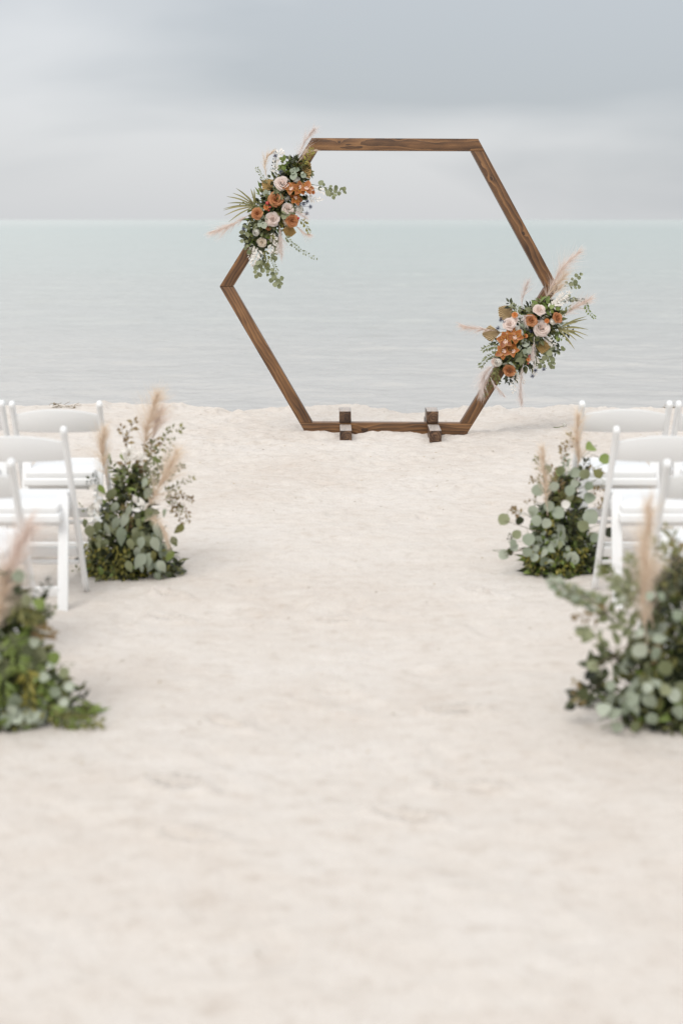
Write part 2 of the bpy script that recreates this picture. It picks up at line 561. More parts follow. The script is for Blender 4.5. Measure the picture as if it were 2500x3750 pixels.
# ------------------------------------------------------------------ the beach
_ex = np.array([-9, -4.2, -2.9, -2.35, -2.0, -1.75, -1.45, -1.2, -0.95, -0.75, -0.5, -0.25, 0.0, 0.22, 0.4, 0.62, 0.9, 1.2, 1.6, 2.0, 2.5, 3.2, 4.5, 9])
_ey = np.array([12.9, 12.95, 12.95, 13.05, 13.1, 12.95, 13.0, 12.75, 12.55, 12.8, 12.85, 12.95, 13.1, 13.0, 12.6, 12.42, 12.45, 12.5, 12.65, 12.75, 12.7, 12.8, 12.9, 12.9])
_frng = np.random.RandomState(5)
_NF = 420
_fx = _frng.uniform(-3.4, 3.4, _NF)
_fy = _frng.uniform(1.0, 12.6, _NF)
_fa = _frng.uniform(-0.7, 0.7, _NF)
_fd = _frng.uniform(0.002, 0.012, _NF) * np.clip(_fy / 9.0, 0.35, 1.0)
_fl = _frng.uniform(0.07, 0.15, _NF)
_fw = _frng.uniform(0.035, 0.065, _NF)
# a few footprints that read clearly in the photograph
_clear = [(644, 2905, 0.022), (1660, 2620, 0.017), (625, 2175, 0.016), (615, 2258, 0.014), (1235, 2262, 0.012), (1760, 2168, 0.012), (1480, 3010, 0.014), (1700, 2900, 0.012), (830, 2660, 0.010), (700, 3090, 0.012)]


def ground_xy(px, py, z=0.0):
    a, b = (px - 1250.0) / FPX, (1875.0 - py) / FPX
    c, s = math.cos(PITCH), math.sin(PITCH)
    d = Vector((a, c + b * s, -s + b * c))
    t = (z - CAM_H) / d.z
    return d.x * t, d.y * t


for i, (a, b, dpt) in enumerate(_clear):
    _fx[i], _fy[i] = ground_xy(a, b)
    _fa[i], _fd[i], _fl[i], _fw[i] = 1.2 + 0.4 * math.sin(i * 2.1), dpt * 2.2, 0.075, 0.028


def sand_z(x, y):
    x, y = np.asarray(x, float), np.asarray(y, float)
    near = np.exp(-(np.maximum(np.abs(x) - 6, 0) / 6) ** 2) * (0.45 + 0.55 * np.clip((y - 5.0) / 4.0, 0, 1))
    z = 0.030 * fbm(x * 0.55, y * 0.55, 3, 3) + 0.012 * fbm(x * 1.9 + 5, y * 1.9, 9, 3)
    z = z + near * (0.016 * fbm(x * 5.5, y * 7.0, 21, 3) + 0.010 * np.abs(fbm(x * 15, y * 19, 33, 3)))
    # trampled zone under and around the arch
    zone = np.exp(-((y - 11.3) / 1.3) ** 2)
    z = z + zone * near * (0.028 * fbm(x * 7.5, y * 8.5, 41, 3) + 0.014 * np.abs(fbm(x * 3.2, y * 4.2, 47, 2)))
    # sand pushed up against the bottom beam
    z = z + np.exp(-((y - 11.10) / 0.16) ** 2) * np.clip(1.4 - np.abs(x - 0.35), 0, 1) * (0.020 + 0.022 * fbm(x * 4.5, y * 4.5, 53, 3))
    for i in range(_NF):
        dx, dy = x - _fx[i], y - _fy[i]
        m = (np.abs(dx) < 0.4) & (np.abs(dy) < 0.4)
        if not np.any(m):
            continue
        ca, sa = math.cos(_fa[i]), math.sin(_fa[i])
        u, v = (dx[m] * ca + dy[m] * sa) / _fw[i], (-dx[m] * sa + dy[m] * ca) / _fl[i]
        q = u * u + v * v
        z[m] += -_fd[i] * np.exp(-q * q * 0.9) + _fd[i] * 0.6 * np.exp(-((np.sqrt(q) - 1.45) / 0.36) ** 2)
    # scarp down to the water
    e = np.interp(x, _ex, _ey) + 0.10 * fbm(x * 2.3, y * 0.0 + 2.0, 61, 3) + 0.05 * fbm(x * 8, y * 2, 67, 2)
    lip = np.exp(-((y - e + 0.22) / 0.22) ** 2)
    z = z + lip * (0.012 + 0.09 * np.maximum(fbm(x * 3.6, y * 2.6, 71, 4, 0.6), -0.08))
    q = np.clip((y - e) / 0.9, 0, 1)
    z = z - 0.62 * q * q * (3 - 2 * q) - np.clip(y - e - 0.9, 0, 60) * 0.045
    return z


def axis(pieces):
    out = []
    for a, b, n in pieces:
        out.extend(np.linspace(a, b, n, endpoint=False).tolist())
    out.append(pieces[-1][1])
    return np.array(out)


gx = axis([(-400, -60, 10), (-60, -12, 24), (-12, -4.2, 60), (-4.2, 4.2, 560), (4.2, 12, 60), (12, 60, 24), (60, 400, 10)])
gy = axis([(-300, -40, 12), (-40, -2, 30), (-2, 1.8, 40), (1.8, 8.5, 420), (8.5, 13.6, 300), (13.6, 20, 20), (20, 60, 10)])
GX, GY = np.meshgrid(gx, gy)
GZ = sand_z(GX.ravel(), GY.ravel()).reshape(GX.shape)


def grid_mesh(name, X, Y, Z, mat):
    ny, nx = X.shape
    v = np.stack([X.ravel(), Y.ravel(), Z.ravel()], 1)
    idx = np.arange(ny * nx).reshape(ny, nx)
    f = np.stack([idx[:-1, :-1].ravel(), idx[:-1, 1:].ravel(), idx[1:, 1:].ravel(), idx[1:, :-1].ravel()], 1)
    me = bpy.data.meshes.new(name)
    me.vertices.add(len(v))
    me.vertices.foreach_set('co', v.ravel())
    me.loops.add(f.size)
    me.loops.foreach_set('vertex_index', f.ravel().astype(np.int32))
    me.polygons.add(len(f))
    me.polygons.foreach_set('loop_start', np.arange(0, f.size, 4, dtype=np.int32))
    me.polygons.foreach_set('use_smooth', np.ones(len(f), dtype=bool))
    me.update(calc_edges=True)
    me.materials.append(mat)
    return put(name, me)


beach = grid_mesh('beach', GX, GY, GZ, M['sand'])
tag(beach, kind='structure')


def gz(x, y):
    return float(sand_z(np.array([x]), np.array([y]))[0])


# ------------------------------------------------------------------ the sea
SEA = -0.36
wx = axis([(-40000, -3000, 4), (-3000, -200, 8), (-200, -26, 30), (-26, 26, 440), (26, 200, 30), (200, 3000, 8), (3000, 40000, 4)])
wy = axis([(10.5, 12.8, 8), (12.8, 24, 180), (24, 60, 200), (60, 160, 120), (160, 900, 60), (900, 6000, 20), (6000, 45000, 10)])
WX, WY = np.meshgrid(wx, wy)
amp = np.clip((60 - np.abs(WX)) / 30, 0, 1) * np.clip((190 - WY) / 60, 0, 1)
WZ = SEA + amp * (0.050 * fbm(WX * 0.8 + WY * 0.25, WY * 1.15, 5, 3) + 0.026 * fbm(WX * 2.2 - WY * 0.5, WY * 3.0, 15, 3)
                  + 0.05 * fbm(WX * 0.13, WY * 0.32, 25, 2))
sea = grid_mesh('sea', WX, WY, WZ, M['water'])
tag(sea, kind='structure')

# ------------------------------------------------------------------ the hexagon arch
AY = 11.08                                 # front face of the arch
AD = 0.089                                 # beam depth
AW = 0.0895                                # beam face
TL, TR = U(1141, 505, AY), U(1750, 508, AY)
RV, LV = U(2043, 1052, AY), U(804, 1049, AY)
BR, BL = U(1707, 1592, AY), U(1120, 1589, AY)
arch = empty('hexagon_arch', (0.37, AY + AD / 2, 0))
tag(arch, 'large brown stained timber hexagon arch standing on two block feet in the sand', 'arch')


def beam(name, poly, mat, p0, p1):
    """poly in world x,z; the beam's local X runs p0->p1"""
    c = (p0 + p1) / 2
    ang = math.atan2(p1.z - p0.z, p1.x - p0.x)
    ca, sa = math.cos(-ang), math.sin(-ang)
    loc = [((x - c.x) * ca - (z - c.z) * sa, (x - c.x) * sa + (z - c.z) * ca) for x, z in poly]
    bm = prism_bm(loc, -AD / 2, AD / 2)
    m = Matrix.Translation(Vector((c.x, 0, c.z)) - Vector((arch.location.x, 0, arch.location.z))) @ Matrix.Rotation(-ang, 4, 'Y')
    return bevelled(name, bm, mat, arch, 0.003, 2, m)


def xat(a, b, z):
    return a.x + (b.x - a.x) * (z - a.z) / (b.z - a.z)


ztm_l, ztm_r = TL.z - AW, TR.z - AW
hw = AW / math.sin(R(60))
g = 0.0012
beam('beam', [(TL.x, TL.z), (TR.x, TR.z), (xat(TR, RV, ztm_r), ztm_r), (xat(TL, LV, ztm_l), ztm_l)], M['wood_top'], TL, TR)
# sides: horizontal cuts at every joint
zbm_l, zbm_r = BL.z + AW, BR.z + AW
for (a, b, za, zb, sgn, mt) in ((TR, RV, ztm_r - g, RV.z + g, -1, 'wood_side'), (RV, BR, RV.z - g, zbm_r + g, -1, 'wood'),
                                (TL, LV, ztm_l - g, LV.z + g, 1, 'wood_side'), (LV, BL, LV.z - g, zbm_l + g, 1, 'wood')):
    xa, xb = xat(a, b, za), xat(a, b, zb)
    poly = [(xa, za), (xb, zb), (xb + sgn * hw, zb), (xa + sgn * hw, za)]
    beam('beam', poly, M[mt], Vector((xa + sgn * hw / 2, 0, za)), Vector((xb + sgn * hw / 2, 0, zb)))
beam('beam', [(xat(LV, BL, zbm_l), zbm_l), (xat(RV, BR, zbm_r), zbm_r), (BR.x, BR.z), (BL.x, BL.z)], M['wood_low'], BL + Vector((0, 0, AW / 2)), BR + Vector((0, 0, AW / 2)))

# feet: a post on the sand in front and behind, and one lying on top across the bottom beam
zb = (BL.z + BR.z) / 2
for fx, tw in ((U(1264, 1590, AY).x, 0.01), (U(1583, 1590, AY).x, -0.005)):
    S = 0.091
    for (y0, y1, z0, dx) in ((-0.34, -0.004, -0.012, 0.002), (AD + 0.004, AD + 0.40, -0.012, 0.004), (-0.012, 0.24, AW + 0.0025, -0.002)):
        L = y1 - y0
        bm = prism_bm([(-L / 2, -S / 2), (L / 2, -S / 2), (L / 2, S / 2), (-L / 2, S / 2)], -S / 2, S / 2)
        m = Matrix.Translation((fx + dx - arch.location.x, (y0 + y1) / 2 - AD / 2, zb + z0 + S / 2)) @ Matrix.Rotation(math.pi / 2 + tw, 4, 'Z')
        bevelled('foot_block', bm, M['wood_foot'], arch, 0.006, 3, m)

# ------------------------------------------------------------------ plant builders
def leaf_geo(wfun, rows=6, fold=0.25, bend=0.2, wave=0.0):
    v, f = [], []
    for i in range(rows + 1):
        t = i / rows
        w = max(wfun(t), 0.004)
        y = t
        z = -bend * t * t
        zz = fold * w
        v += [(-w, y, z + zz + wave * math.sin(t * 9)), (0, y, z), (w, y, z + zz - wave * math.sin(t * 9 + 1))]
    for i in range(rows):
        a = i * 3
        f += [(a, a + 1, a + 4, a + 3), (a + 1, a + 2, a + 5, a + 4)]
    return v, f


G_ROUND = [leaf_geo(lambda t: 0.50 * math.sin(math.pi * min(1, t * 1.0)) ** 0.55 * (1.05 - 0.25 * t), 6, 0.12 + 0.1 * k, 0.12 * k, 0.01) for k in range(3)]
G_OVAL = [leaf_geo(lambda t: 0.31 * math.sin(math.pi * t ** 0.85) ** 0.85 * (1.2 - 0.4 * t), 6, 0.2, 0.15 + 0.2 * k, 0.01) for k in range(3)]
G_LANCE = [leaf_geo(lambda t: 0.21 * math.sin(math.pi * t) ** 0.8 * (1.25 - 0.5 * t), 4, 0.25, 0.1 + 0.25 * k) for k in range(2)]
G_SMALL = [leaf_geo(lambda t: 0.30 * math.sin(math.pi * t) ** 0.7, 2, 0.25, 0.2)]
G_NARROW = [leaf_geo(lambda t: 0.12 * math.sin(math.pi * t) ** 0.7, 2, 0.2, 0.2)]
_mesh_cache = {}


def cached(key, geo, mat):
    k = (key, mat.name)
    if k not in _mesh_cache:
        _mesh_cache[k] = mk(key, geo[0], geo[1], mat)
    return _mesh_cache[k]


GEOS = {'round': G_ROUND, 'oval': G_OVAL, 'lance': G_LANCE, 'small': G_SMALL, 'narrow': G_NARROW}
rv = lambda s=1.0: Vector((rnd.uniform(-s, s), rnd.uniform(-s, s), rnd.uniform(-s, s)))


def put_leaf(parent, kind, mat, p, d, nrm, size, name='leaf'):
    gi = rnd.randrange(len(GEOS[kind]))
    me = cached(kind + '_leaf_%d' % gi, GEOS[kind][gi], mat)
    return put(name, me, parent, frame(p, d, nrm, size))


def branch(parent, pts, kind, mat, n, size, name='eucalyptus_branch', stem='gstem', rad=0.0018, spread=0.9, start=0.12, joined=False, face=None, jitter=0.5, droop=0.0, pairs=True, tip=True):
    """a stem with leaves; leaves are objects of their own unless joined"""
    sp = spine(pts, 14)
    mb = MB()
    tube(mb, sp, [rad * (1 - 0.6 * i / 13) for i in range(14)], 5)
    items = []
    for i in range(n):
        t = start + (1 - start) * (i // 2 * 2 + (0 if pairs else i % 2)) / max(n - 1, 1)
        t = min(t + rnd.uniform(-.03, .03), 1)
        k = min(int(t * 13), 12)
        p = sp[k].lerp(sp[k + 1], t * 13 - k)
        tan = (sp[k + 1] - sp[k]).normalized()
        side = tan.cross(Vector((0, -1, 0.2)) if face is None else Vector(face))
        if side.length < 0.05:
            side = rv()
        side.normalize()
        s = 1 if i % 2 else -1
        d = tan * (1.1 - spread * 0.5) + side * s * spread + rv(jitter) + Vector((0, 0, -droop))
        d.normalize()
        nrm = (Vector((0, -1, 0.35)) if face is None else Vector(face)) + rv(jitter * 1.3)
        sz = size * rnd.uniform(0.62, 1.38) * (1.0 - 0.22 * t)
        items.append((p + d * 0.004, d, nrm, sz))
    if tip:
        items.append((sp[-1], (sp[-1] - sp[-2]).normalized(), Vector((0, -1, .3)) + rv(.4), size * .8))
    if joined:
        for p, d, nrm, sz in items:
            gg = GEOS[kind][rnd.randrange(len(GEOS[kind]))]
            mb.add(xf(frame(p, d, nrm, sz), gg[0]), gg[1], 1)
        return mb.build(name, [M[stem], mat], parent)
    o = mb.build(name, M[stem], parent)
    for p, d, nrm, sz in items:
        put_leaf(o, kind, mat, p, d, nrm, sz)
    return o


def plume(parent, pts, mat, n=650, width=0.035, strand=0.075, name='pampas_plume', droop=0.25, sw=0.0007, start=0.1):
    n, width, strand = int(n * 1.6), width * 1.3, strand * 1.35
    sp = spine(pts, 16)
    L = sum((sp[i + 1] - sp[i]).length for i in range(15))
    mb = MB()
    tube(mb, sp, [0.0022 * (1 - 0.7 * i / 15) for i in range(16)], 5)
    tufts = max(18, int(n / 14))
    per = max(5, int(n * 0.55 / tufts))
    for _ in range(tufts):
        tt = start + (1 - start) * rnd.random() ** 0.8
        ra = rv()
        open_ = rnd.uniform(0.05, 1.0)
        lm = rnd.uniform(0.65, 1.5)
        for _s in range(per):
            t = min(1.0, max(start, tt + rnd.gauss(0, 0.018)))
            k = min(int(t * 15), 14)
            p = sp[k].lerp(sp[k + 1], t * 15 - k)
            tan = (sp[k + 1] - sp[k]).normalized()
            rad = ra + rv(0.35)
            rad = (rad - tan * rad.dot(tan)).normalized()
            prof = (0.45 + 0.75 * math.sin(min(t * 1.25, 1) * math.pi * 0.75)) * (1 - 0.5 * t * t)
            ln = strand * prof * lm * rnd.uniform(0.6, 1.2)
            d = (tan + rad * (open_ * rnd.uniform(0.7, 1.2)) * (width / 0.035) * 0.85).normalized()
            q = p.copy()
            pl = [q.copy()]
            for sidx in range(3):
                d = (d + Vector((0, 0, -droop * 0.36)) - rad * 0.06 * sidx + rv(0.08)).normalized()
                q = q + d * ln / 3
                pl.append(q.copy())
            wv = d.cross(rv())
            wv.normalize()
            vs = []
            for j, q in enumerate(pl):
                w = sw * (1 - 0.27 * j)
                vs += [q - wv * w, q + wv * w]
            mb.add(vs, [(0, 1, 3, 2), (2, 3, 5, 4), (4, 5, 7, 6)], 0)
    return mb.build(name, mat, parent)


# ---- rose: petals in whorls around +Z, unit radius
def petal_geo(rm, rt, zt, roll, half, zb=-0.55, nu=6, nv=5, point=0.12):
    v, f = [], []
    for j in range(nv + 1):
        t = j / nv
        for i in range(nu + 1):
            u = -1 + 2 * i / nu
            r = 0.10 + (rm - 0.10) * math.sin(min(t / 0.65, 1) * math.pi / 2)
            if t > 0.65:
                r = rm + (rt - rm) * ((t - 0.65) / 0.35)
            top = zt * (1 - 0.30 * u * u * (1 if zt > 0 else -1)) - 0.10 * u * u + point * max(0, 1 - abs(u) * 3) * 0.6
            z = zb + (top - zb) * (t ** 0.85)
            if t > 0.8:
                q = (t - 0.8) / 0.2
                r += roll * q
                z -= roll * 0.45 * q * q
            wv = half * (0.35 + 0.65 * math.sin(min(1, t * 1.35) * math.pi / 2)) * (1 - 0.10 * max(0, t - 0.75) / 0.25)
            # leave the circle a little so the petals overlap like shingles
            ang = u * wv
            rr = r * (1 + 0.07 * u)
            v.append((rr * math.sin(ang), -rr * math.cos(ang), z))
    for j in range(nv):
        for i in range(nu):
            a = j * (nu + 1) + i
            f.append((a, a + 1, a + nu + 2, a + nu + 1))
    return v, f


ROSE = [(2, 0.13, 0.12, 0.36, 0.02, 1.7), (3, 0.24, 0.25, 0.36, 0.04, 1.25), (3, 0.38, 0.42, 0.31, 0.08, 1.15), (4, 0.52, 0.62, 0.22, 0.10, 0.95), (4, 0.66, 0.84, 0.06, 0.12, 0.85), (5, 0.74, 1.04, -0.16, 0.08, 0.72)]
ROSE_G = [petal_geo(*r[1:]) for r in ROSE]
GLOBE = [(3, 0.22, 0.14, 0.52, -0.04, 1.4), (4, 0.45, 0.30, 0.50, -0.06, 1.1), (5, 0.72, 0.60, 0.42, -0.04, 0.95), (6, 0.92, 0.95, 0.20, 0.0, 0.8)]
GLOBE_G = [petal_geo(*r[1:], point=0.02) for r in GLOBE]


def facing(p, n, r, spin=0.0):
    n = Vector(n).normalized()
    m = n.to_track_quat('Z', 'Y').to_matrix().to_4x4()
    return Matrix.Translation(p) @ m @ Matrix.Rotation(spin, 4, 'Z') @ Matrix.Diagonal((r, r, r, 1))


def dome_geo(r0, z0, z1, n=8, rows=3):
    v, f = [], []
    for j in range(rows + 1):
        a = j / rows * math.pi / 2
        for i in range(n):
            b = 2 * math.pi * i / n
            v.append((r0 * math.cos(a) * math.cos(b), r0 * math.cos(a) * math.sin(b), z0 + (z1 - z0) * math.sin(a)))
    for j in range(rows):
        for i in range(n):
            f.append((j * n + i, j * n + (i + 1) % n, (j + 1) * n + (i + 1) % n, (j + 1) * n + i))
    return v, f


def rose(parent, p, n, r, mat, name='rose', table=ROSE, geos=ROSE_G, squash=1.0, label=None):
    mb = MB()
    v, f = dome_geo(0.16, -0.45, 0.22)
    mb.add(v, f, 0)
    tube(mb, [Vector((0, 0, -0.9)), Vector((0, 0, -0.45))], [0.06, 0.14], 6, 1)
    m = facing(p, n, r, rnd.uniform(0, 6.28)) @ Matrix.Diagonal((1, 1, squash, 1))
    o = mb.build(name, [mat, M['gstem']], parent, mat4=m)
    if label:
        o['label'] = label
    for li, (lay, gg) in enumerate(zip(table, geos)):
        me = cached(name + '_petal_%d' % li, gg, mat)
        off = rnd.uniform(0, 6.28)
        for k in range(lay[0]):
            a = off + 2 * math.pi * k / lay[0] + rnd.uniform(-.12, .12)
            tilt = rnd.uniform(-0.05, 0.09)
            put('petal', me, o, Matrix.Rotation(a, 4, 'Z') @ Matrix.Rotation(tilt, 4, 'X') @ Matrix.Diagonal((1, 1, rnd.uniform(.93, 1.05), 1)))
    return o


OR_G = leaf_geo(lambda t: 0.42 * math.sin(math.pi * min(max(t, .02), .98) ** 0.9) ** 0.75, 6, 0.38, 0.30, 0.02)


def lip_geo():
    v, f = [], []
    for j in range(6):
        t = j / 5
        for i in range(5):
            u = -1 + i / 2
            w = 0.10 + 0.18 * math.sin(t * 2.4)
            v.append((u * w, -0.42 * t ** 1.4 + 0.04 * u * u, 0.12 + 0.38 * t * (1 - 0.6 * t) + 0.16 * u * u * (1 - t) + 0.03 * math.sin(u * 7 + t * 5) * t))
    for j in range(5):
        for i in range(4):
            a = j * 5 + i
            f.append((a, a + 1, a + 6, a + 5))
    return v, f


LIP_G = lip_geo()


def orchid(parent, p, n, r, spin):
    mb = MB()
    tube(mb, [Vector((0, 0, -0.3)), Vector((0, 0, 0.05)), Vector((0, 0.03, 0.22)), Vector((0, -0.06, 0.36))], [0.05, 0.09, 0.10, 0.06], 7)
    o = mb.build('orchid', M['cream'], parent, mat4=facing(p, n, r, spin))
    me = cached('orchid_petal', OR_G, M['orchid'])
    for a in (90, 90 + 68, 90 - 68, 90 + 142, 90 - 142):
        a = R(a + rnd.uniform(-5, 5))
        d = Vector((math.cos(a), math.sin(a), 0.42 + rnd.uniform(-.12, .22)))
        put('petal', me, o, frame(Vector((0, 0, 0)), d, (0, 0, 1), rnd.uniform(0.95, 1.08)))
    put('lip', cached('orchid_lip', LIP_G, M['lip']), o)
    return o


def strawflower(parent, p, n, r):
    mb = MB()
    v, f = dome_geo(0.42, -0.05, 0.28, 10, 3)
    mb.add(v, f, 1)
    for ring, (nn, tilt, ln) in enumerate(((10, 0.25, 1.0), (10, 0.7, 0.85), (9, 1.15, 0.62))):
        for k in range(nn):
            a = 2 * math.pi * (k + ring * 0.5) / nn
            d = Vector((math.cos(a) * math.cos(tilt), math.sin(a) * math.cos(tilt), math.sin(tilt)))
            mb.add(xf(frame(Vector((math.cos(a), math.sin(a), -0.3)) * 0.22, d, (0, 0, 1), ln * 0.8), G_OVAL[0][0]), G_OVAL[0][1], 0)
    return mb.build('strawflower', [M['straw'], M['straw_eye']], parent, mat4=facing(p, n, r))


def ball(mb, c, r, mi=0, n=8, rows=6):
    v = []
    for j in range(rows + 1):
        a = -math.pi / 2 + math.pi * j / rows
        for i in range(n):
            b = 2 * math.pi * i / n
            v.append((c[0] + r * math.cos(a) * math.cos(b), c[1] + r * math.cos(a) * math.sin(b), c[2] + r * math.sin(a)))
    f = [(j * n + i, j * n + (i + 1) % n, (j + 1) * n + (i + 1) % n, (j + 1) * n + i) for j in range(rows) for i in range(n)]
    mb.add(v, f, mi)


def berry(parent, p, r):
    mb = MB()
    ball(mb, (0, 0, 0), r)
    tube(mb, [Vector((0, 0, 0)), Vector((0.004, 0.03, -0.02))], 0.0015, 5, 1)
    return mb.build('berry', [M['berry'], M['stem']], parent, mat4=Matrix.Translation(p))


def thistle(parent, p, n, r, stem_to):
    mb = MB()
    v, f = dome_geo(0.26, -0.05, 0.5, 9, 4)
    mb.add(v, f, 0)
    for k in range(13):
        a = 2 * math.pi * k / 13 + rnd.uniform(-.12, .12)
        e = rnd.uniform(-.15, .3)
        d = Vector((math.cos(a), math.sin(a), e))
        mb.add(xf(frame(Vector((0, 0, 0)), d, (0, 0, 1), (0.7, rnd.uniform(.85, 1.15), .7)), G_NARROW[0][0]), G_NARROW[0][1], 0)
    m = facing(p, n, r)
    o = mb.build('thistle', M['thistle'], parent, mat4=m)
    sb = MB()
    e = m.inverted() @ Vector(stem_to)
    tube(sb, spine([Vector((0, 0, 0)), e * 0.5 + Vector((0, 0, -.5)), e], 6), 0.045, 5)
    sb.build('stem', M['thistle'], o)
    return o


def palm_fan(parent, base, tip, mat, wide=1.0, nrm=(0, -1, 0.1), name='dried_palm_leaf'):
    base, tip = Vector(base), Vector(tip)
    L = (tip - base).length
    mb = MB()
    NP = 22
    v = []
    for row, fr in enumerate((0.06, 0.55, 1.0)):
        for i in range(NP + 1):
            u = -1 + 2 * i / NP
            ca = R(52) * wide
            cx_, cy_ = math.sin(ca) * 0.70 * abs(u), 1 + (math.cos(ca) * 0.70 - 1) * abs(u)
            if i % 2:
                cx_, cy_ = cx_ * 0.965, cy_ * 0.965
            bulge = 1 + 0.07 * math.sin(math.pi * abs(u)) ** 1.2
            cx_, cy_ = math.copysign(cx_ * bulge, u), cy_ * bulge
            pl = (0.045 if i % 2 else -0.045) * (0.3 + fr)
            v.append((cx_ * fr, cy_ * fr, pl - 0.16 * fr * fr + 0.12 * u * u * fr))
    f = []
    for row in range(2):
        for i in range(NP):
            a = row * (NP + 1) + i
            f.append((a, a + 1, a + NP + 2, a + NP + 1))
    mb.add(v, f)
    tube(mb, [Vector((0, -0.25, 0.02)), Vector((0, 0.1, 0))], 0.022, 5)
    return mb.build(name, mat, parent, smooth=False, mat4=frame(base, tip - base, nrm, L))


def palm_blades(parent, base, tips, mat):
    base = Vector(base)
    mb = MB()
    tube(mb, [base + Vector((0.03, 0.03, 0)), base], 0.004, 6)
    o = mb.build('palm_frond', mat, parent)
    for t in tips:
        t = Vector(t)
        d = t - base
        mid = base + d * 0.55 + Vector((0, -0.015, 0.012))
        sp = spine([base, mid, t], 7)
        vs, fs = [], []
        side = d.cross(Vector((0, -1, 0.3))).normalized()
        for j, q in enumerate(sp):
            w = 0.0052 * math.sin(math.pi * (0.12 + 0.86 * j / 6)) + 0.0005
            vs += [q - side * w + Vector((0, -0.002, 0)), q, q + side * w + Vector((0, -0.002, 0))]
        for j in range(6):
            a = j * 3
            fs += [(a, a + 1, a + 4, a + 3), (a + 1, a + 2, a + 5, a + 4)]
        put('blade', mk('palm_blade', vs, fs, mat), o)
    return o


def filler(parent, name, mats, spots, kind, size, outward=1.0, label=None):
    """uncountable small leaves as one part"""
    mb = MB()
    for p, d, mi in spots:
        gg = GEOS[kind][rnd.randrange(len(GEOS[kind]))]
        dd = (d.normalized() * outward + rv(0.7))
        nn = Vector((0, -0.6, 0.6)) + rv(0.9)
        mb.add(xf(frame(p, dd, nn, size * rnd.uniform(0.6, 1.3)), gg[0]), gg[1], mi)
    o = mb.build(name, mats, parent)
    o['kind'] = 'stuff'
    return o


# ------------------------------------------------------------------ flowers on the arch
def arch_flowers(origin_px, origin_crop, axis_a, axis_b, halfw, label, depth=0.12):
    """returns (thing, S) where S(cx, cy, d) turns a position in the sketch of the spray into a local point, d metres in front of the arch"""
    ox, oy = origin_crop
    c = U(*origin_px, AY)
    root = empty('flower_arrangement', (c.x, AY, c.z))
    tag(root, label, 'flower arrangement')

    def S(cx, cy, d=0.06):
        p = U(ox + cx / 2.851, oy + cy / 2.851, AY - d)
        return p - Vector((c.x, AY, c.z))
    return root, S


def core(root, S, a, b, halfw, n=1500, dmax=0.10):
    """dark dense foliage that carries the flowers, wrapped round the beam"""
    A, B = Vector(a), Vector(b)
    ax = (B - A)
    per = Vector((-ax.y, ax.x)).normalized()
    spots, fine = [], []
    for i in range(n):
        t = rnd.uniform(0.02, 0.98)
        prof = math.sin(math.pi * (0.08 + 0.84 * t)) ** 0.6
        u = rnd.gauss(0, 0.42)
        u = max(-1.05, min(1.05, u)) * prof
        q = A + ax * t + per * u * halfw
        dd = dmax * prof * math.sqrt(max(0, 1 - min(1, u * u))) * rnd.uniform(0.25, 1.0) + 0.005
        p = S(q.x, q.y, dd)
        d = Vector((per.x * u * 2 + ax.normalized().x * (t - .5) * 2, -0.7, -(per.y * u * 2 + ax.normalized().y * (t - .5) * 2)))
        (spots if i % 3 else fine).append((p, d, rnd.choice((0, 0, 0, 1, 1, 2))))
    filler(root, 'foliage', [M['dark'], M['olive'], M['euc']], spots, 'oval', 0.044)
    filler(root, 'fern_foliage', [M['dark'], M['fresh'], M['olive']], fine, 'narrow', 0.065)
    # mossy block that holds the stems
    mb = MB()
    for i in range(9):
        t = 0.16 + 0.68 * i / 8
        q = A + ax * t
        p = S(q.x, q.y, 0.03)
        ball(mb, p, 0.055, 0, 8, 6)
    mb.build('moss_holder', M['moss'], root)


def polyline(S, pts, d0=0.05, d1=0.06):
    n = len(pts)
    return [S(x, y, d0 + (d1 - d0) * i / max(n - 1, 1)) for i, (x, y) in enumerate(pts)]


K = 1 / 2.851 * 0.00213        # sketch unit of the spray in metres


def out_normal(x, y, cx, cy, s=0.0016):
    return Vector(((x - cx) * s * 1.0 + rnd.uniform(-.12, .12), -1, -(y - cy) * s * 1.0 + 0.30 + rnd.uniform(-.12, .12)))


# --- upper left spray
fl, S = arch_flowers((1006, 741), (750, 450), None, None, None,
                     'upper spray of roses, orange orchids and pampas on the arch beside its top beam')
core(fl, S, (505, 1290), (1010, 400), 215, 1500, 0.10)
CX, CY = 745, 850
for x, y, r, m, lb in ((808, 620, 72, 'blush', 'open pale blush rose'), (705, 1005, 68, 'blush', 'open pale blush rose'), (868, 893, 56, 'blush', 'half open blush rose'), (592, 1252, 46, 'cream', 'cream rose bud'),
                       (738, 790, 70, 'terra', 'terracotta rose'), (540, 945, 55, 'terra', 'terracotta rose'), (917, 1018, 62, 'terra', 'terracotta rose'), (660, 1088, 32, 'terra', 'small terracotta rose')):
    rose(fl, S(x, y, 0.135 if r > 50 else 0.10), out_normal(x, y, CX, CY), r * K * 1.02, M[m], label=lb)
for x, y, r in ((955, 590, 40), (852, 777, 37), (980, 897, 42), (535, 1142, 40)):
    rose(fl, S(x, y, 0.105), out_normal(x, y, CX, CY), r * K, M['white'], 'ranunculus', GLOBE, GLOBE_G)
for x, y, r, sp in ((890, 688, 82, 0.5), (985, 690, 84, 2.4), (1060, 684, 88, -0.4), (945, 800, 76, 3.4)):
    orchid(fl, S(x, y, 0.115 + 0.02 * rnd.random()), out_normal(x, y, CX, CY) + rv(0.25), r * K * 0.93, sp)
strawflower(fl, S(640, 882, 0.12), (-.2, -1, -.1), 33 * K)
strawflower(fl, S(1130, 725, 0.09), (.5, -1, .1), 24 * K)
for x, y, r in ((653, 838, 20), (681, 880, 13), (975, 995, 14), (668, 915, 10)):
    berry(fl, S(x, y, 0.12), r * K)
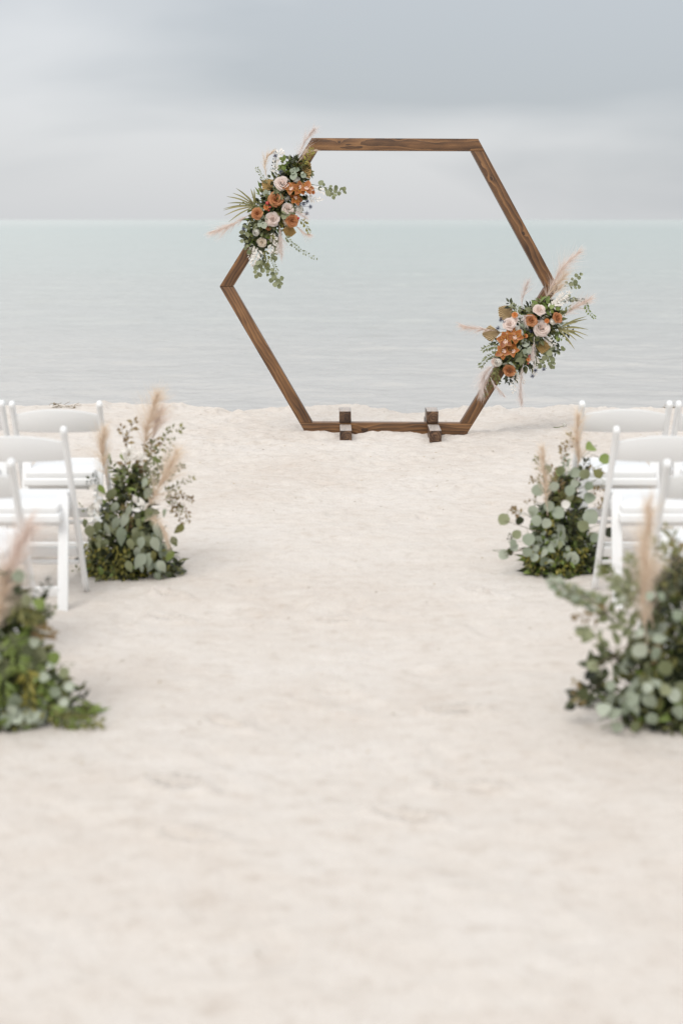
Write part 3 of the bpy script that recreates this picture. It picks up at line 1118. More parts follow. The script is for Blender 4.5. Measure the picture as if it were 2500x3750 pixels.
palm_fan(fl, S(975, 550, 0.07), S(1105, 412, 0.07), M['palm'], 1.15)
palm_fan(fl, S(708, 690, 0.085), S(595, 600, 0.09), M['palm'], 1.1)
palm_fan(fl, S(900, 1050, 0.085), S(865, 1205, 0.09), M['palm'], 0.85)
plume(fl, polyline(S, [(930, 450), (1010, 270), (1075, 150), (1135, 70)], .06, .05), M['pampas_grey'], 620, 0.03, 0.075)
plume(fl, polyline(S, [(955, 430), (1010, 360), (1060, 300), (1150, 290)], .075, .075), M['pampas'], 260, 0.03, 0.05)
plume(fl, polyline(S, [(655, 600), (630, 470), (645, 370), (695, 312)], .06, .06), M['pampas'], 460, 0.022, 0.060)
plume(fl, polyline(S, [(500, 930), (370, 1020), (220, 1090), (72, 1140)], .09, .11), M['pampas_pink'], 720, 0.035, 0.085)
plume(fl, polyline(S, [(775, 1060), (785, 1150), (795, 1250), (805, 1390)], .10, .10), M['pampas_grey'], 620, 0.036, 0.07)
plume(fl, polyline(S, [(900, 925), (960, 935), (1020, 965), (1060, 985)], .12, .13), M['pampas_grey'], 330, 0.03, 0.045)
plume(fl, polyline(S, [(930, 1060), (985, 1105), (1040, 1150), (1090, 1165)], .09, .09), M['pampas_pink'], 330, 0.03, 0.05)
plume(fl, polyline(S, [(800, 960), (820, 1010), (850, 1060)], .13, .13), M['pampas'], 120, 0.02, 0.03)
palm_blades(fl, S(530, 868, 0.07), [S(x, y, d) for x, y, d in ((328, 682, .08), (292, 732, .1), (230, 768, .1), (238, 838, .12), (195, 896, .1), (195, 912, .14), (205, 968, .13), (250, 1034, .15), (480, 688, .07), (515, 690, .08), (395, 735, .12))], M['blade'])
for pts, n, sz in (([(745, 560), (735, 450), (760, 330), (800, 300)], 34, .032), ([(720, 1130), (710, 1210), (690, 1340)], 34, .035), ([(570, 1290), (540, 1390), (495, 1470)], 34, .036), ([(760, 1230), (770, 1290), (755, 1350)], 16, .028),
                   ([(1090, 660), (1170, 690), (1250, 720)], 20, .026), ([(1060, 760), (1130, 800), (1215, 800)], 22, .026), ([(520, 1260), (490, 1320), (470, 1400)], 20, .03)):
    branch(fl, polyline(S, pts, .09, .08), 'lance', M['bleach'], n, sz, 'bleached_sprig', 'pampas_grey' if False else 'gstem', 0.0012, 0.9, joined=True, jitter=.45)
E = 'silver'
branch(fl, polyline(S, [(1110, 640), (1230, 665), (1340, 690), (1440, 720)], .07, .06), 'round', M['euc'], 11, .040, start=.2)
branch(fl, polyline(S, [(1230, 665), (1290, 700), (1330, 760)], .065, .07), 'round', M['euc'], 5, .042, start=.45)
branch(fl, polyline(S, [(590, 1320), (610, 1480), (690, 1600), (760, 1690)], .08, .07), 'round', M['euc'], 11, .046, start=.3)
branch(fl, polyline(S, [(640, 1480), (700, 1570), (780, 1620)], .08, .08), 'round', M['euc'], 5, .042, start=.3)
branch(fl, polyline(S, [(575, 1360), (575, 1480), (545, 1580)], .085, .09), 'round', M['euc'], 6, .045, start=.3)
branch(fl, polyline(S, [(480, 1010), (425, 1120), (415, 1240), (450, 1330)], .09, .09), 'round', M['euc'], 9, .045, start=.2)
branch(fl, polyline(S, [(640, 960), (610, 1010), (590, 1040)], .12, .13), 'round', M['silver'], 4, .052, start=.2)
branch(fl, polyline(S, [(880, 900), (880, 930), (850, 960)], .135, .14), 'round', M['euc'], 4, .056, start=.2)
branch(fl, polyline(S, [(800, 740), (780, 720), (760, 750)], .125, .12), 'oval', M['euc'], 5, .055, start=.2)
branch(fl, polyline(S, [(730, 740), (745, 720), (790, 690)], .115, .12), 'oval', M['euc'], 4, .05, start=.2)
branch(fl, polyline(S, [(890, 530), (920, 515), (1000, 540)], .11, .11), 'round', M['silver'], 5, .056, start=.1)
branch(fl, polyline(S, [(840, 540), (835, 470), (830, 400)], .08, .06), 'oval', M['fresh'], 3, .068, start=.35)
branch(fl, polyline(S, [(800, 520), (860, 500), (920, 490)], .09, .09), 'oval', M['fresh'], 4, .06, start=.3)
branch(fl, polyline(S, [(640, 780), (660, 760), (650, 740)], .10, .10), 'round', M['silver'], 4, .045, start=.2)
branch(fl, polyline(S, [(560, 850), (575, 870), (570, 900)], .09, .10), 'oval', M['euc'], 4, .05, start=.2)
branch(fl, polyline(S, [(520, 1030), (500, 1090), (540, 1080)], .09, .10), 'oval', M['euc'], 5, .05, start=.2)
branch(fl, polyline(S, [(610, 1160), (620, 1190), (600, 1230)], .09, .09), 'oval', M['fresh'], 4, .045, start=.2)
branch(fl, polyline(S, [(690, 1300), (740, 1350), (720, 1390)], .07, .07), 'round', M['euc'], 6, .04, start=.2)
for pts, n, sz, m in (([(840, 1170), (900, 1250), (1000, 1330), (1160, 1420)], 44, .020, 'euc'), ([(700, 1390), (720, 1470), (755, 1550)], 22, .018, 'euc'), ([(650, 640), (590, 550), (540, 475)], 26, .018, 'euc'),
                      ([(990, 1010), (1050, 1060), (1090, 1150)], 26, .026, 'lime'), ([(740, 590), (720, 440), (737, 310)], 24, .018, 'dark'), ([(660, 920), (690, 890), (720, 850)], 20, .022, 'fresh'),
                      ([(560, 850), (470, 840), (380, 850)], 26, .022, 'olive'), ([(780, 1020), (795, 1050), (790, 1080)], 18, .024, 'lime'), ([(1020, 430), (1090, 340), (1120, 280)], 26, .03, 'lime'), ([(930, 430), (940, 380), (960, 350)], 12, .03, 'dark'),
                      ([(620, 1330), (650, 1400), (640, 1480)], 24, .03, 'olive'), ([(580, 1300), (600, 1360), (590, 1440)], 22, .03, 'dark'), ([(440, 1050), (480, 1050), (520, 1010)], 20, .022, 'olive'), ([(900, 420), (890, 440), (930, 470)], 12, .04, 'dark')):
    branch(fl, polyline(S, pts, .085, .08), 'small' if sz < .025 else 'lance', M[m], n, sz, 'leafy_sprig', 'gstem', 0.0011, 0.95, joined=True, jitter=.45, start=.05)
for x, y, n in ((1068, 820, (.5, -1, .3)), (1103, 876, (.6, -1, .1)), (1062, 946, (.5, -1, -.2)), (990, 838, (.2, -1, .1)), (1030, 850, (.4, -1, .4)), (790, 508, (-.1, -1, .5)), (405, 1106, (-.5, -1, 0)), (735, 342, (0, -1, .8))):
    thistle(fl, S(x, y, 0.11), n, 31 * K, S(x * .75 + CX * .25, y * .75 + CY * .25, 0.05))

# --- lower right spray
fr, S = arch_flowers((1930, 1233), (1650, 900), None, None, None,
                     'lower spray of blush roses, orange orchids and pampas tied to the arch above the chairs')
core(fr, S, (560, 1300), (1060, 610), 225, 1600, 0.10)
CX, CY = 800, 930
for x, y, r, m, lb in ((925, 660, 60, 'blush', 'blush rose'), (950, 855, 82, 'blush', 'large open blush rose'), (605, 810, 62, 'blush', 'blush rose'), (838, 772, 62, 'terra', 'brown terracotta rose'),
                       (1120, 747, 54, 'terra', 'terracotta rose seen from the side'), (605, 1312, 62, 'terra', 'terracotta rose'), (455, 1218, 42, 'blush', 'small blush rose'), (655, 770, 40, 'blush', 'small blush rose')):
    rose(fr, S(x, y, 0.135 if r > 50 else 0.105), out_normal(x, y, CX, CY, .0018), r * K * 1.02, M[m], label=lb)
for x, y, r in ((715, 912, 46), (1063, 792, 38), (490, 1215, 46), (690, 860, 26)):
    rose(fr, S(x, y, 0.125), out_normal(x, y, CX, CY), r * K, M['white'], 'ranunculus', GLOBE, GLOBE_G)
for x, y, r, sp in ((570, 985, 98, 0.3), (545, 1108, 90, 2.0), (675, 945, 88, -0.6), (650, 1095, 84, 1.0), (625, 900, 66, 3.0)):
    orchid(fr, S(x, y, 0.115 + 0.03 * rnd.random()), out_normal(x, y, CX, CY) + rv(0.25), r * K * 0.92, sp)
for x, y, r in ((1000, 785, 30), (780, 942, 26), (665, 722, 36), (810, 1188, 26)):
    strawflower(fr, S(x, y, 0.125), (rnd.uniform(-.2, .2), -1, .1), r * K)
for x, y, r in ((818, 1150, 15), (826, 1103, 11), (805, 1228, 10)):
    berry(fr, S(x, y, 0.115), r * K)
palm_fan(fr, S(650, 760, 0.075), S(500, 640, 0.08), M['palm_pale'], 0.9)
palm_fan(fr, S(520, 905, 0.09), S(325, 925, 0.10), M['palm_pale'], 0.8)
palm_fan(fr, S(872, 1040, 0.10), S(1040, 1062, 0.11), M['palm'], 0.85)
plume(fr, polyline(S, [(965, 590), (1060, 400), (1180, 210), (1345, 62)], .06, .06), M['pampas_pink'], 980, 0.042, 0.10)
plume(fr, polyline(S, [(970, 580), (1060, 450), (1130, 380), (1190, 310)], .075, .075), M['pampas'], 620, 0.05, 0.085)
plume(fr, polyline(S, [(1000, 600), (1080, 500), (1150, 420)], .085, .085), M['pampas'], 300, 0.04, 0.06)
plume(fr, polyline(S, [(740, 680), (745, 560), (765, 470), (800, 385)], .07, .06), M['pampas_grey'], 480, 0.03, 0.065)
plume(fr, polyline(S, [(1140, 770), (1240, 680), (1330, 620), (1445, 555)], .09, .09), M['pampas_pink'], 720, 0.036, 0.085)
plume(fr, polyline(S, [(470, 890), (360, 870), (240, 855), (105, 833)], .09, .10), M['pampas_pink'], 640, 0.028, 0.07)
plume(fr, polyline(S, [(470, 1230), (390, 1290), (330, 1390), (310, 1550)], .11, .11), M['pampas_grey'], 900, 0.05, 0.095, droop=.5)
plume(fr, polyline(S, [(410, 1370), (440, 1430), (490, 1490), (545, 1560)], .11, .11), M['pampas_grey'], 330, 0.02, 0.05)
plume(fr, polyline(S, [(755, 1230), (738, 1350), (728, 1490), (738, 1640)], .10, .09), M['pampas_grey'], 700, 0.026, 0.08)
plume(fr, polyline(S, [(870, 950), (862, 1030), (855, 1100), (850, 1175)], .14, .14), M['pampas_grey'], 420, 0.024, 0.06)
plume(fr, polyline(S, [(850, 730), (790, 735), (775, 780), (795, 835)], .14, .14), M['pampas_grey'], 260, 0.02, 0.04)
palm_blades(fr, S(1110, 865, 0.08), [S(x, y, d) for x, y, d in ((1412, 738, .09), (1420, 765, .07), (1432, 873, .12), (1428, 938, .11), (1390, 975, .13), (1290, 1082, .12), (1310, 990, .13), (1245, 1030, .12), (1320, 800, .1), (1380, 860, .08), (1340, 940, .09))], M['blade'])
for pts, n, sz in (([(1000, 660), (1100, 590), (1215, 490)], 46, .036), ([(1050, 640), (1130, 600), (1210, 560)], 36, .034), ([(735, 870), (725, 800), (705, 720)], 18, .030), ([(920, 760), (970, 730), (1030, 705)], 18, .028),
                   ([(960, 950), (1020, 990), (1090, 1050)], 30, .028), ([(880, 1120), (890, 1230), (875, 1340)], 30, .026), ([(690, 1320), (660, 1410), (650, 1520)], 22, .028), ([(700, 1330), (720, 1390), (760, 1420)], 14, .026), ([(690, 860), (730, 850), (760, 870)], 12, .022)):
    branch(fr, polyline(S, pts, .10, .09), 'lance', M['bleach'], n, sz, 'bleached_sprig', 'gstem', 0.0012, 0.9, joined=True, jitter=.5)
branch(fr, polyline(S, [(1110, 470), (1200, 410), (1280, 360), (1345, 310)], .07, .06), 'round', M['euc'], 7, .036, start=.4)
branch(fr, polyline(S, [(1180, 425), (1250, 420), (1320, 430)], .07, .06), 'round', M['euc'], 5, .036, start=.4)
branch(fr, polyline(S, [(1150, 560), (1230, 540), (1290, 560)], .07, .06), 'round', M['euc'], 4, .038, start=.4)
branch(fr, polyline(S, [(930, 1090), (1020, 1090), (1150, 1082)], .09, .08), 'round', M['euc'], 9, .044, start=.2)
branch(fr, polyline(S, [(960, 1110), (1020, 1170), (1060, 1250)], .09, .08), 'round', M['euc'], 10, .040, start=.2)
branch(fr, polyline(S, [(880, 1180), (920, 1220), (960, 1250)], .09, .08), 'round', M['euc'], 7, .036, start=.2)
branch(fr, polyline(S, [(720, 1030), (760, 1060), (790, 1080)], .12, .13), 'round', M['silver'], 4, .062, start=.1)
branch(fr, polyline(S, [(720, 1090), (750, 1130), (740, 1190)], .12, .13), 'oval', M['euc'], 6, .062, start=.1)
branch(fr, polyline(S, [(590, 1190), (600, 1240), (655, 1300)], .12, .13), 'oval', M['silver'], 4, .058, start=.3)
branch(fr, polyline(S, [(980, 690), (1030, 670), (1090, 660)], .11, .11), 'oval', M['fresh'], 5, .062, start=.1)
branch(fr, polyline(S, [(900, 640), (930, 590), (990, 590)], .09, .09), 'oval', M['fresh'], 5, .055, start=.1)
branch(fr, polyline(S, [(860, 720), (840, 680), (860, 650)], .09, .09), 'oval', M['euc'], 5, .055, start=.1)
branch(fr, polyline(S, [(760, 880), (775, 860), (770, 830)], .11, .12), 'oval', M['silver'], 5, .046, start=.1)
branch(fr, polyline(S, [(930, 950), (925, 980), (940, 1000)], .11, .12), 'oval', M['euc'], 4, .046, start=.1)
branch(fr, polyline(S, [(1050, 880), (1150, 890), (1250, 895)], .09, .08), 'lance', M['dark'], 9, .050, 'ruscus_sprig', start=.2)
branch(fr, polyline(S, [(1060, 920), (1120, 940), (1190, 975)], .09, .08), 'lance', M['fresh'], 9, .052, 'ruscus_sprig', start=.2)
branch(fr, polyline(S, [(1060, 930), (1080, 970), (1105, 1010)], .09, .08), 'lance', M['dark'], 6, .048, 'ruscus_sprig', start=.2)
branch(fr, polyline(S, [(680, 700), (640, 650), (605, 590)], .08, .07), 'lance', M['dark'], 8, .052, 'ruscus_sprig', start=.2)
branch(fr, polyline(S, [(780, 690), (810, 640), (845, 600)], .08, .07), 'lance', M['dark'], 7, .048, 'ruscus_sprig', start=.2)
branch(fr, polyline(S, [(520, 1010), (480, 1000), (430, 990)], .10, .09), 'lance', M['dark'], 6, .048, 'ruscus_sprig', start=.2)
for pts, n, sz, m in (([(510, 1050), (430, 1050), (335, 1085)], 40, .028, 'euc'), ([(500, 1120), (400, 1160), (305, 1255)], 44, .028, 'euc'), ([(1150, 580), (1270, 560), (1385, 570)], 28, .018, 'dark'), ([(1400, 590), (1430, 680), (1500, 750)], 34, .020, 'fresh'),
                      ([(725, 1080), (705, 1190), (680, 1290)], 36, .018, 'fresh'), ([(480, 1260), (440, 1380), (360, 1560)], 44, .028, 'olive'), ([(470, 1280), (480, 1360), (500, 1430)], 26, .026, 'olive'), ([(590, 1340), (600, 1380), (605, 1420)], 12, .040, 'dark'),
                      ([(700, 700), (690, 650), (640, 620)], 18, .03, 'euc'), ([(720, 1010), (680, 1030), (650, 1040)], 16, .03, 'euc'), ([(1100, 820), (1170, 830), (1230, 820)], 18, .03, 'silver'), ([(1080, 1040), (1110, 1090), (1060, 1130)], 16, .03, 'dark'), ([(1140, 660), (1180, 700), (1230, 640)], 16, .03, 'olive')):
    branch(fr, polyline(S, pts, .095, .09), 'small' if sz < .027 else 'lance', M[m], n, sz, 'leafy_sprig', 'gstem', 0.0011, 0.95, joined=True, jitter=.45, start=.05)
for x, y, n in ((520, 772, (-.5, -1, .4)), (490, 862, (-.6, -1, .2)), (565, 798, (-.2, -1, .2)), (830, 890, (0, -1, .1)), (850, 1362, (.1, -1, -.6)), (880, 1302, (.2, -1, -.4)), (970, 1290, (.4, -1, -.4)), (735, 1040, (0, -1, 0))):
    thistle(fr, S(x, y, 0.115), n, 33 * K, S(x * .75 + CX * .25, y * .75 + CY * .25, 0.05))


# ------------------------------------------------------------------ folding chairs
def rbox(name, parent, sx, sy, sz, mat, loc=(0, 0, 0), rx=0.0, bev=0.006, segs=3):
    m = Matrix.Translation(loc) @ Matrix.Rotation(rx, 4, 'X')
    return bevelled(name, box_bm(sx, sy, sz), mat, parent, bev, segs, m)


def make_chair():
    """white resin folding chair, faces +Y; origin on the ground"""
    c = empty('folding_chair', (0, 0, 0))
    top, ft = Vector((0, -0.190, 0.785)), Vector((0, 0.165, -0.012))
    d = (top - ft)
    rx = math.atan2(-d.y, d.z)
    for s in (-1, 1):
        mb = MB()
        x = s * 0.2115
        n = 12
        prof = []
        for i in range(n + 1):
            t = i / n
            p = ft + d * t
            wx_, wy_ = 0.0125, 0.0175
            if t > 0.92:
                wx_, wy_ = 0.0135, 0.0185
            prof.append((p + Vector((x + s * 0.006 * (1 - t), 0, 0)), wx_, wy_))
        e = d.normalized()
        for k, (dz, sc_) in enumerate(((0.006, 1.02), (0.014, 0.96), (0.022, 0.76), (0.027, 0.42))):
            prof.append((top + e * dz + Vector((x, 0, 0)), 0.0145 * sc_, 0.0195 * sc_))
        vs, fs = [], []
        SEG = 12
        for (p, a, b) in prof:
            for k in range(SEG):
                an = 2 * math.pi * k / SEG
                cx_, sy_ = math.cos(an), math.sin(an)
                cx_ = math.copysign(abs(cx_) ** 0.5, cx_)
                sy_ = math.copysign(abs(sy_) ** 0.5, sy_)
                vs.append(p + Vector((a * cx_, 0, 0)) + Vector((0, math.cos(rx), math.sin(rx))) * (b * sy_))
        for i in range(len(prof) - 1):
            for k in range(SEG):
                fs.append((i * SEG + k, i * SEG + (k + 1) % SEG, (i + 1) * SEG + (k + 1) % SEG, (i + 1) * SEG + k))
        fs.append(tuple(range(SEG - 1, -1, -1)))
        fs.append(tuple((len(prof) - 1) * SEG + k for k in range(SEG)))
        mb.add(vs, fs)
        mb.build('front_leg', M['chair'], c)
    # back slat: arched top, a little hollow towards the sitter
    vs, fs = [], []
    NX = 16
    zc = 0.70
    for i in range(NX + 1):
        u = -1 + 2 * i / NX
        x = u * 0.2005
        zt = 0.772 - 0.030 * u * u
        z0 = 0.652 + 0.004 * u * u
        bow = -0.022 * (1 - u * u)
        for (z, yy) in ((z0, -0.009), (z0 + .006, -0.0115), (zt - .006, -0.0115), (zt, -0.008), (zt, 0.006), (zt - .006, 0.0095), (z0 + .006, 0.0095), (z0, 0.007)):
            yb = ft.y + d.y * ((z - ft.z) / d.z)
            vs.append((x, yb + bow + yy, z))
    for i in range(NX):
        for k in range(8):
            fs.append((i * 8 + k, i * 8 + (k + 1) % 8, (i + 1) * 8 + (k + 1) % 8, (i + 1) * 8 + k))
    fs.append(tuple(range(7, -1, -1)))
    fs.append(tuple(NX * 8 + k for k in range(8)))
    mb = MB()
    mb.add(vs, fs)
    o = mb.build('backrest', M['chair'], c)
    o.data.set_sharp_from_angle(angle=R(50))
    # seat: frame with a padded top
    seat = rbox('seat', c, 0.352, 0.372, 0.040, M['chair'], (0, 0.008, 0.412), 0.03, 0.010, 3)
    pad = bevelled('seat_pad', box_bm(0.338, 0.356, 0.042), M['pad'], seat, 0.016, 4, Matrix.Translation((0, 0, 0.034)))
    # rear legs: wide, flat, rounded over at the pivot above the seat
    for s in (-1, 1):
        p1, p0 = Vector((0, -0.070, 0.515)), Vector((0, -0.200, -0.012))
        dd = p1 - p0
        r2 = math.atan2(-dd.y, dd.z)
        L = dd.length
        W = 0.045
        poly = [(-W / 2, -L / 2), (W / 2, -L / 2), (W / 2, L / 2 - 0.03), (W / 2 - 0.007, L / 2 - 0.012), (W / 2 - 0.016, L / 2 - 0.002), (-W / 2 + 0.010, L / 2 - 0.001), (-W / 2 + 0.003, L / 2 - 0.008), (-W / 2, L / 2 - 0.02)]
        if s < 0:
            poly = [(-a, b) for a, b in reversed(poly)]
        m = Matrix.Translation(Vector((s * 0.1775 if False else s * 0.178, 0, 0)) + (p0 + p1) / 2) @ Matrix.Rotation(r2, 4, 'X')
        bevelled('rear_leg', prism_bm(poly, -0.011, 0.011), M['chair'], c, 0.004, 2, m)
        mb = MB()
        tube(mb, [Vector((s * 0.195, -0.066, 0.495)), Vector((s * 0.226, -0.066, 0.495))], 0.005, 8)
        mb.build('hinge_pin', M['pin'], c)
    # stretchers
    yf = lambda z: ft.y + d.y * ((z - ft.z) / d.z)
    rbox('stretcher', c, 0.402, 0.016, 0.050, M['chair'], (0, yf(0.205), 0.205), rx, 0.004, 2)
    rbox('stretcher', c, 0.402, 0.014, 0.020, M['chair'], (0, yf(0.150), 0.150), rx, 0.004, 2)
    rbox('stretcher', c, 0.315, 0.016, 0.045, M['chair'], (0, -0.182, 0.085), 0.23, 0.004, 2)
    rbox('stretcher', c, 0.315, 0.014, 0.022, M['chair'], (0, -0.108, 0.372), 0.23, 0.004, 2)
    return c


def copy_tree(o, parent=None):
    k = o.copy()
    col.objects.link(k)
    k.parent = parent
    for ch in list(o.children):
        copy_tree(ch, k)
    return k


chair0 = make_chair()
XL, XR = -1.385, 1.378
chairs = [
    (XL, 7.06, 0.0, 'white folding chair in the front row, beside the tall left flower bush with three plumes'),
    (XL - 0.475, 7.05, 0.02, 'white front-row folding chair cut off by the left picture edge'),
    (XL - 0.005, 6.18, 0.0, 'second-row white folding chair left of the aisle, its rear leg standing clear on the sand'),
    (XL - 0.03, 5.30, 0.01, 'third-row white folding chair left of the aisle, half hidden behind a near pampas plume'),
    (XR, 7.06, 0.0, 'white front-row folding chair right of the aisle, behind the bush with round leaves'),
    (XR + 0.478, 7.08, -0.02, 'white front-row folding chair cut off by the right picture edge'),
    (XR + 0.0, 6.18, 0.0, 'second-row white folding chair right of the aisle, long front leg next to the round-leaved bush'),
    (XR + 0.02, 5.30, -0.01, 'third-row white folding chair right of the aisle, above the large near bush'),
]
for i, (x, y, rz, lb) in enumerate(chairs):
    o = chair0 if i == 0 else copy_tree(chair0)
    o.location = (x, y, gz(x, y) * 0.7)
    o.rotation_euler = (0, 0, rz)
    tag(o, lb, 'chair', 'white folding chairs in rows beside the aisle')


# ------------------------------------------------------------------ bushes of greenery along the aisle
def stalk(mb, q, d, n=6):
    """thin leaf stalk from a leaf base q back into the heart of the bush"""
    c = Vector((q.x * 0.45, q.y * 0.2, q.z * 0.85))
    tube(mb, spine([q, q - d * 0.025 + Vector((0, 0, -0.004)), c], n), 0.0011, 4)


def bush(X, Y, label, rx, ry, H, n_fill, mixmats, seed, n_silver=14, per=8, leaf=0.058, silver=('silver', 'euc'), zmax=0.75, lime=0, shoots=10, shape=1.0):
    rnd.seed(seed)
    b = empty('flower_bush', (X, Y, gz(X, Y)))
    tag(b, label, 'flower bush', 'greenery bushes along the aisle')

    def surf(t, a, k=1.0):
        """point on the mound: t height 0..1, a azimuth"""
        r = (1 - t) ** shape * (0.84 + 0.20 * math.sin(3 * a + seed + 5 * t) + 0.13 * math.sin(5 * a - 8 * t + seed * 2)) * k + 0.06
        return Vector((rx * r * math.cos(a), ry * r * math.sin(a), H * t + 0.01))
    spots, fine = [], []
    for i in range(n_fill):
        t = rnd.random() ** 2.3 * 0.97
        a = rnd.uniform(0, 2 * math.pi)
        p = surf(t, a, rnd.random() ** 0.45)
        d = Vector((math.cos(a), math.sin(a), rnd.uniform(-0.5, 0.9)))
        (spots if i % 5 < 3 else fine).append((p, d, rnd.choice(mixmats)))
    mats = [M['dark'], M['olive'], M['euc'], M['fresh']]
    filler(b, 'foliage', mats, spots, 'oval', 0.038)
    filler(b, 'fern_foliage', mats, fine, 'narrow', 0.060)
    mb = MB()
    ball(mb, (0, 0, 0.07), 0.10, 0, 10, 8)
    ball(mb, (0.0, 0, 0.17), 0.075, 0, 10, 8)
    mb.build('moss_holder', M['moss'], b)
    if lime:
        lm = []
        for i in range(lime):
            a = rnd.uniform(-math.pi * 0.95, -math.pi * 0.25)
            t = rnd.uniform(0.0, 0.28)
            lm.append((surf(t, a, rnd.uniform(.85, 1.1)), Vector((math.cos(a) * .3, math.sin(a) * .6, -0.5)), rnd.choice((0, 0, 1))))
        filler(b, 'seeded_foliage', [M['lime'], M['olive']], lm, 'small', 0.022)
    # silver-dollar branches, leaves hanging outwards
    for i in range(n_silver):
        a = rnd.uniform(-math.pi * 1.05, math.pi * 0.05) if i % 4 else rnd.uniform(0, math.pi)
        t = rnd.uniform(0.10, zmax)
        p0 = surf(t + 0.08, a, 0.55)
        p1 = surf(t, a, 1.05) + Vector((0, 0, 0.01))
        out = Vector((math.cos(a), math.sin(a), 0))
        p2 = p1 + out * rnd.uniform(0.02, 0.05) + Vector((0, 0, -rnd.uniform(0.03, 0.10)))
        p2.z = max(p2.z, 0.035)
        kind = 'oval' if rnd.random() < 0.72 else 'round'
        branch(b, [p0, p1, p2], kind, M[silver[i % len(silver)]], per, leaf, face=out + Vector((0, 0, .3)), start=0.25, droop=0.6 if t < .5 else 0.1, jitter=0.65, rad=0.002)
    # upright shoots
    for i in range(shoots):
        a = rnd.uniform(0, 2 * math.pi)
        t = rnd.uniform(0.3, 0.9)
        p0 = surf(t, a, 0.6)
        up = Vector((math.cos(a) * 0.10, math.sin(a) * 0.08, rnd.uniform(0.10, 0.19)))
        branch(b, [p0, p0 + up * 0.5, p0 + up + rv(0.02)], 'lance' if i % 2 else 'small', M[rnd.choice(('dark', 'olive', 'euc', 'russet'))], rnd.randint(14, 22), 0.032, 'leafy_sprig', 'stem', 0.0014, joined=True, start=.1)
    return b


def local(b, px, py, Y):
    return U(px, py, Y) - b.location


# left, second row: crop origin (0,1400), scale 2.0907
bl = bush(-1.02, 6.72, 'tall left bush of silver leaves, twigs and three beige plumes beside the white chairs', 0.235, 0.19, 0.52, 1700, (0, 0, 1, 1, 0, 3), 21, n_silver=15, per=7, leaf=0.066, lime=300, shoots=16)
L4 = lambda x, y, Y=6.66: local(bl, x / 2.0907, 1400 + y / 2.0907, Y)
plume(bl, [L4(835, 790), L4(800, 640), L4(785, 500), L4(800, 370)], M['pampas'], 900, 0.036, 0.075)
plume(bl, [L4(1100, 560, 6.75), L4(1120, 400, 6.75), L4(1160, 240, 6.75), L4(1205, 105, 6.75)], M['pampas'], 1000, 0.042, 0.095)
plume(bl, [L4(1150, 560, 6.78), L4(1170, 430, 6.78), L4(1200, 320, 6.78), L4(1230, 220, 6.78)], M['pampas_pink'], 700, 0.05, 0.085)
plume(bl, [L4(1110, 980, 6.58), L4(1190, 850, 6.56), L4(1270, 700, 6.56), L4(1355, 535, 6.56)], M['pampas'], 1000, 0.05, 0.10)
plume(bl, [L4(1110, 1060, 6.55), L4(1180, 1050, 6.5), L4(1250, 1110, 6.48), L4(1290, 1240, 6.5)], M['pampas'], 500, 0.03, 0.06)
branch(bl, [L4(950, 700), L4(970, 520), L4(985, 400), L4(1030, 300)], 'small', M['russet'], 16, 0.035, 'twig', 'stem', 0.002, joined=True)
branch(bl, [L4(970, 480), L4(945, 400), L4(930, 340)], 'small', M['russet'], 6, 0.025, 'twig', 'stem', 0.0014, joined=True)
branch(bl, [L4(1190, 560), L4(1260, 440), L4(1290, 370), L4(1385, 355)], 'small', M['olive'], 16, 0.028, 'twig', 'stem', 0.0013, joined=True)
for pts, n, m in (([(1240, 860), (1350, 800), (1470, 730)], 26, 'olive'), ([(1260, 900), (1380, 860), (1470, 900)], 28, 'russet'), ([(1280, 950), (1400, 950), (1445, 1060)], 28, 'russet'), ([(1250, 780), (1330, 680), (1400, 640)], 24, 'olive'),
                  ([(1250, 900), (1340, 900), (1390, 980)], 26, 'olive'), ([(1280, 980), (1350, 1000), (1390, 1070)], 18, 'russet'), ([(1230, 620), (1270, 560), (1330, 440)], 18, 'olive'), ([(760, 960), (680, 1000), (620, 940)], 8, 'euc'), ([(760, 740), (700, 740), (680, 800)], 10, 'dark'), ([(700, 1420), (640, 1420), (570, 1440)], 6, 'euc')):
    branch(bl, [L4(x, y, 6.62) for x, y in pts], 'small', M[m], n, 0.021, 'twig', 'stem', 0.0012, joined=True, jitter=.7)
for pts, n in (([(760, 760), (740, 900), (715, 1090)], 22), ([(960, 620), (985, 570), (990, 520)], 14), ([(1060, 620), (1090, 580), (1080, 560)], 10), ([(1080, 1000), (1100, 950), (1080, 940)], 6)):
    branch(bl, [L4(x, y, 6.60) for x, y in pts], 'oval', M['bleach'], n, 0.036, 'bleached_sprig', 'gstem', 0.0013, joined=True, jitter=.7)

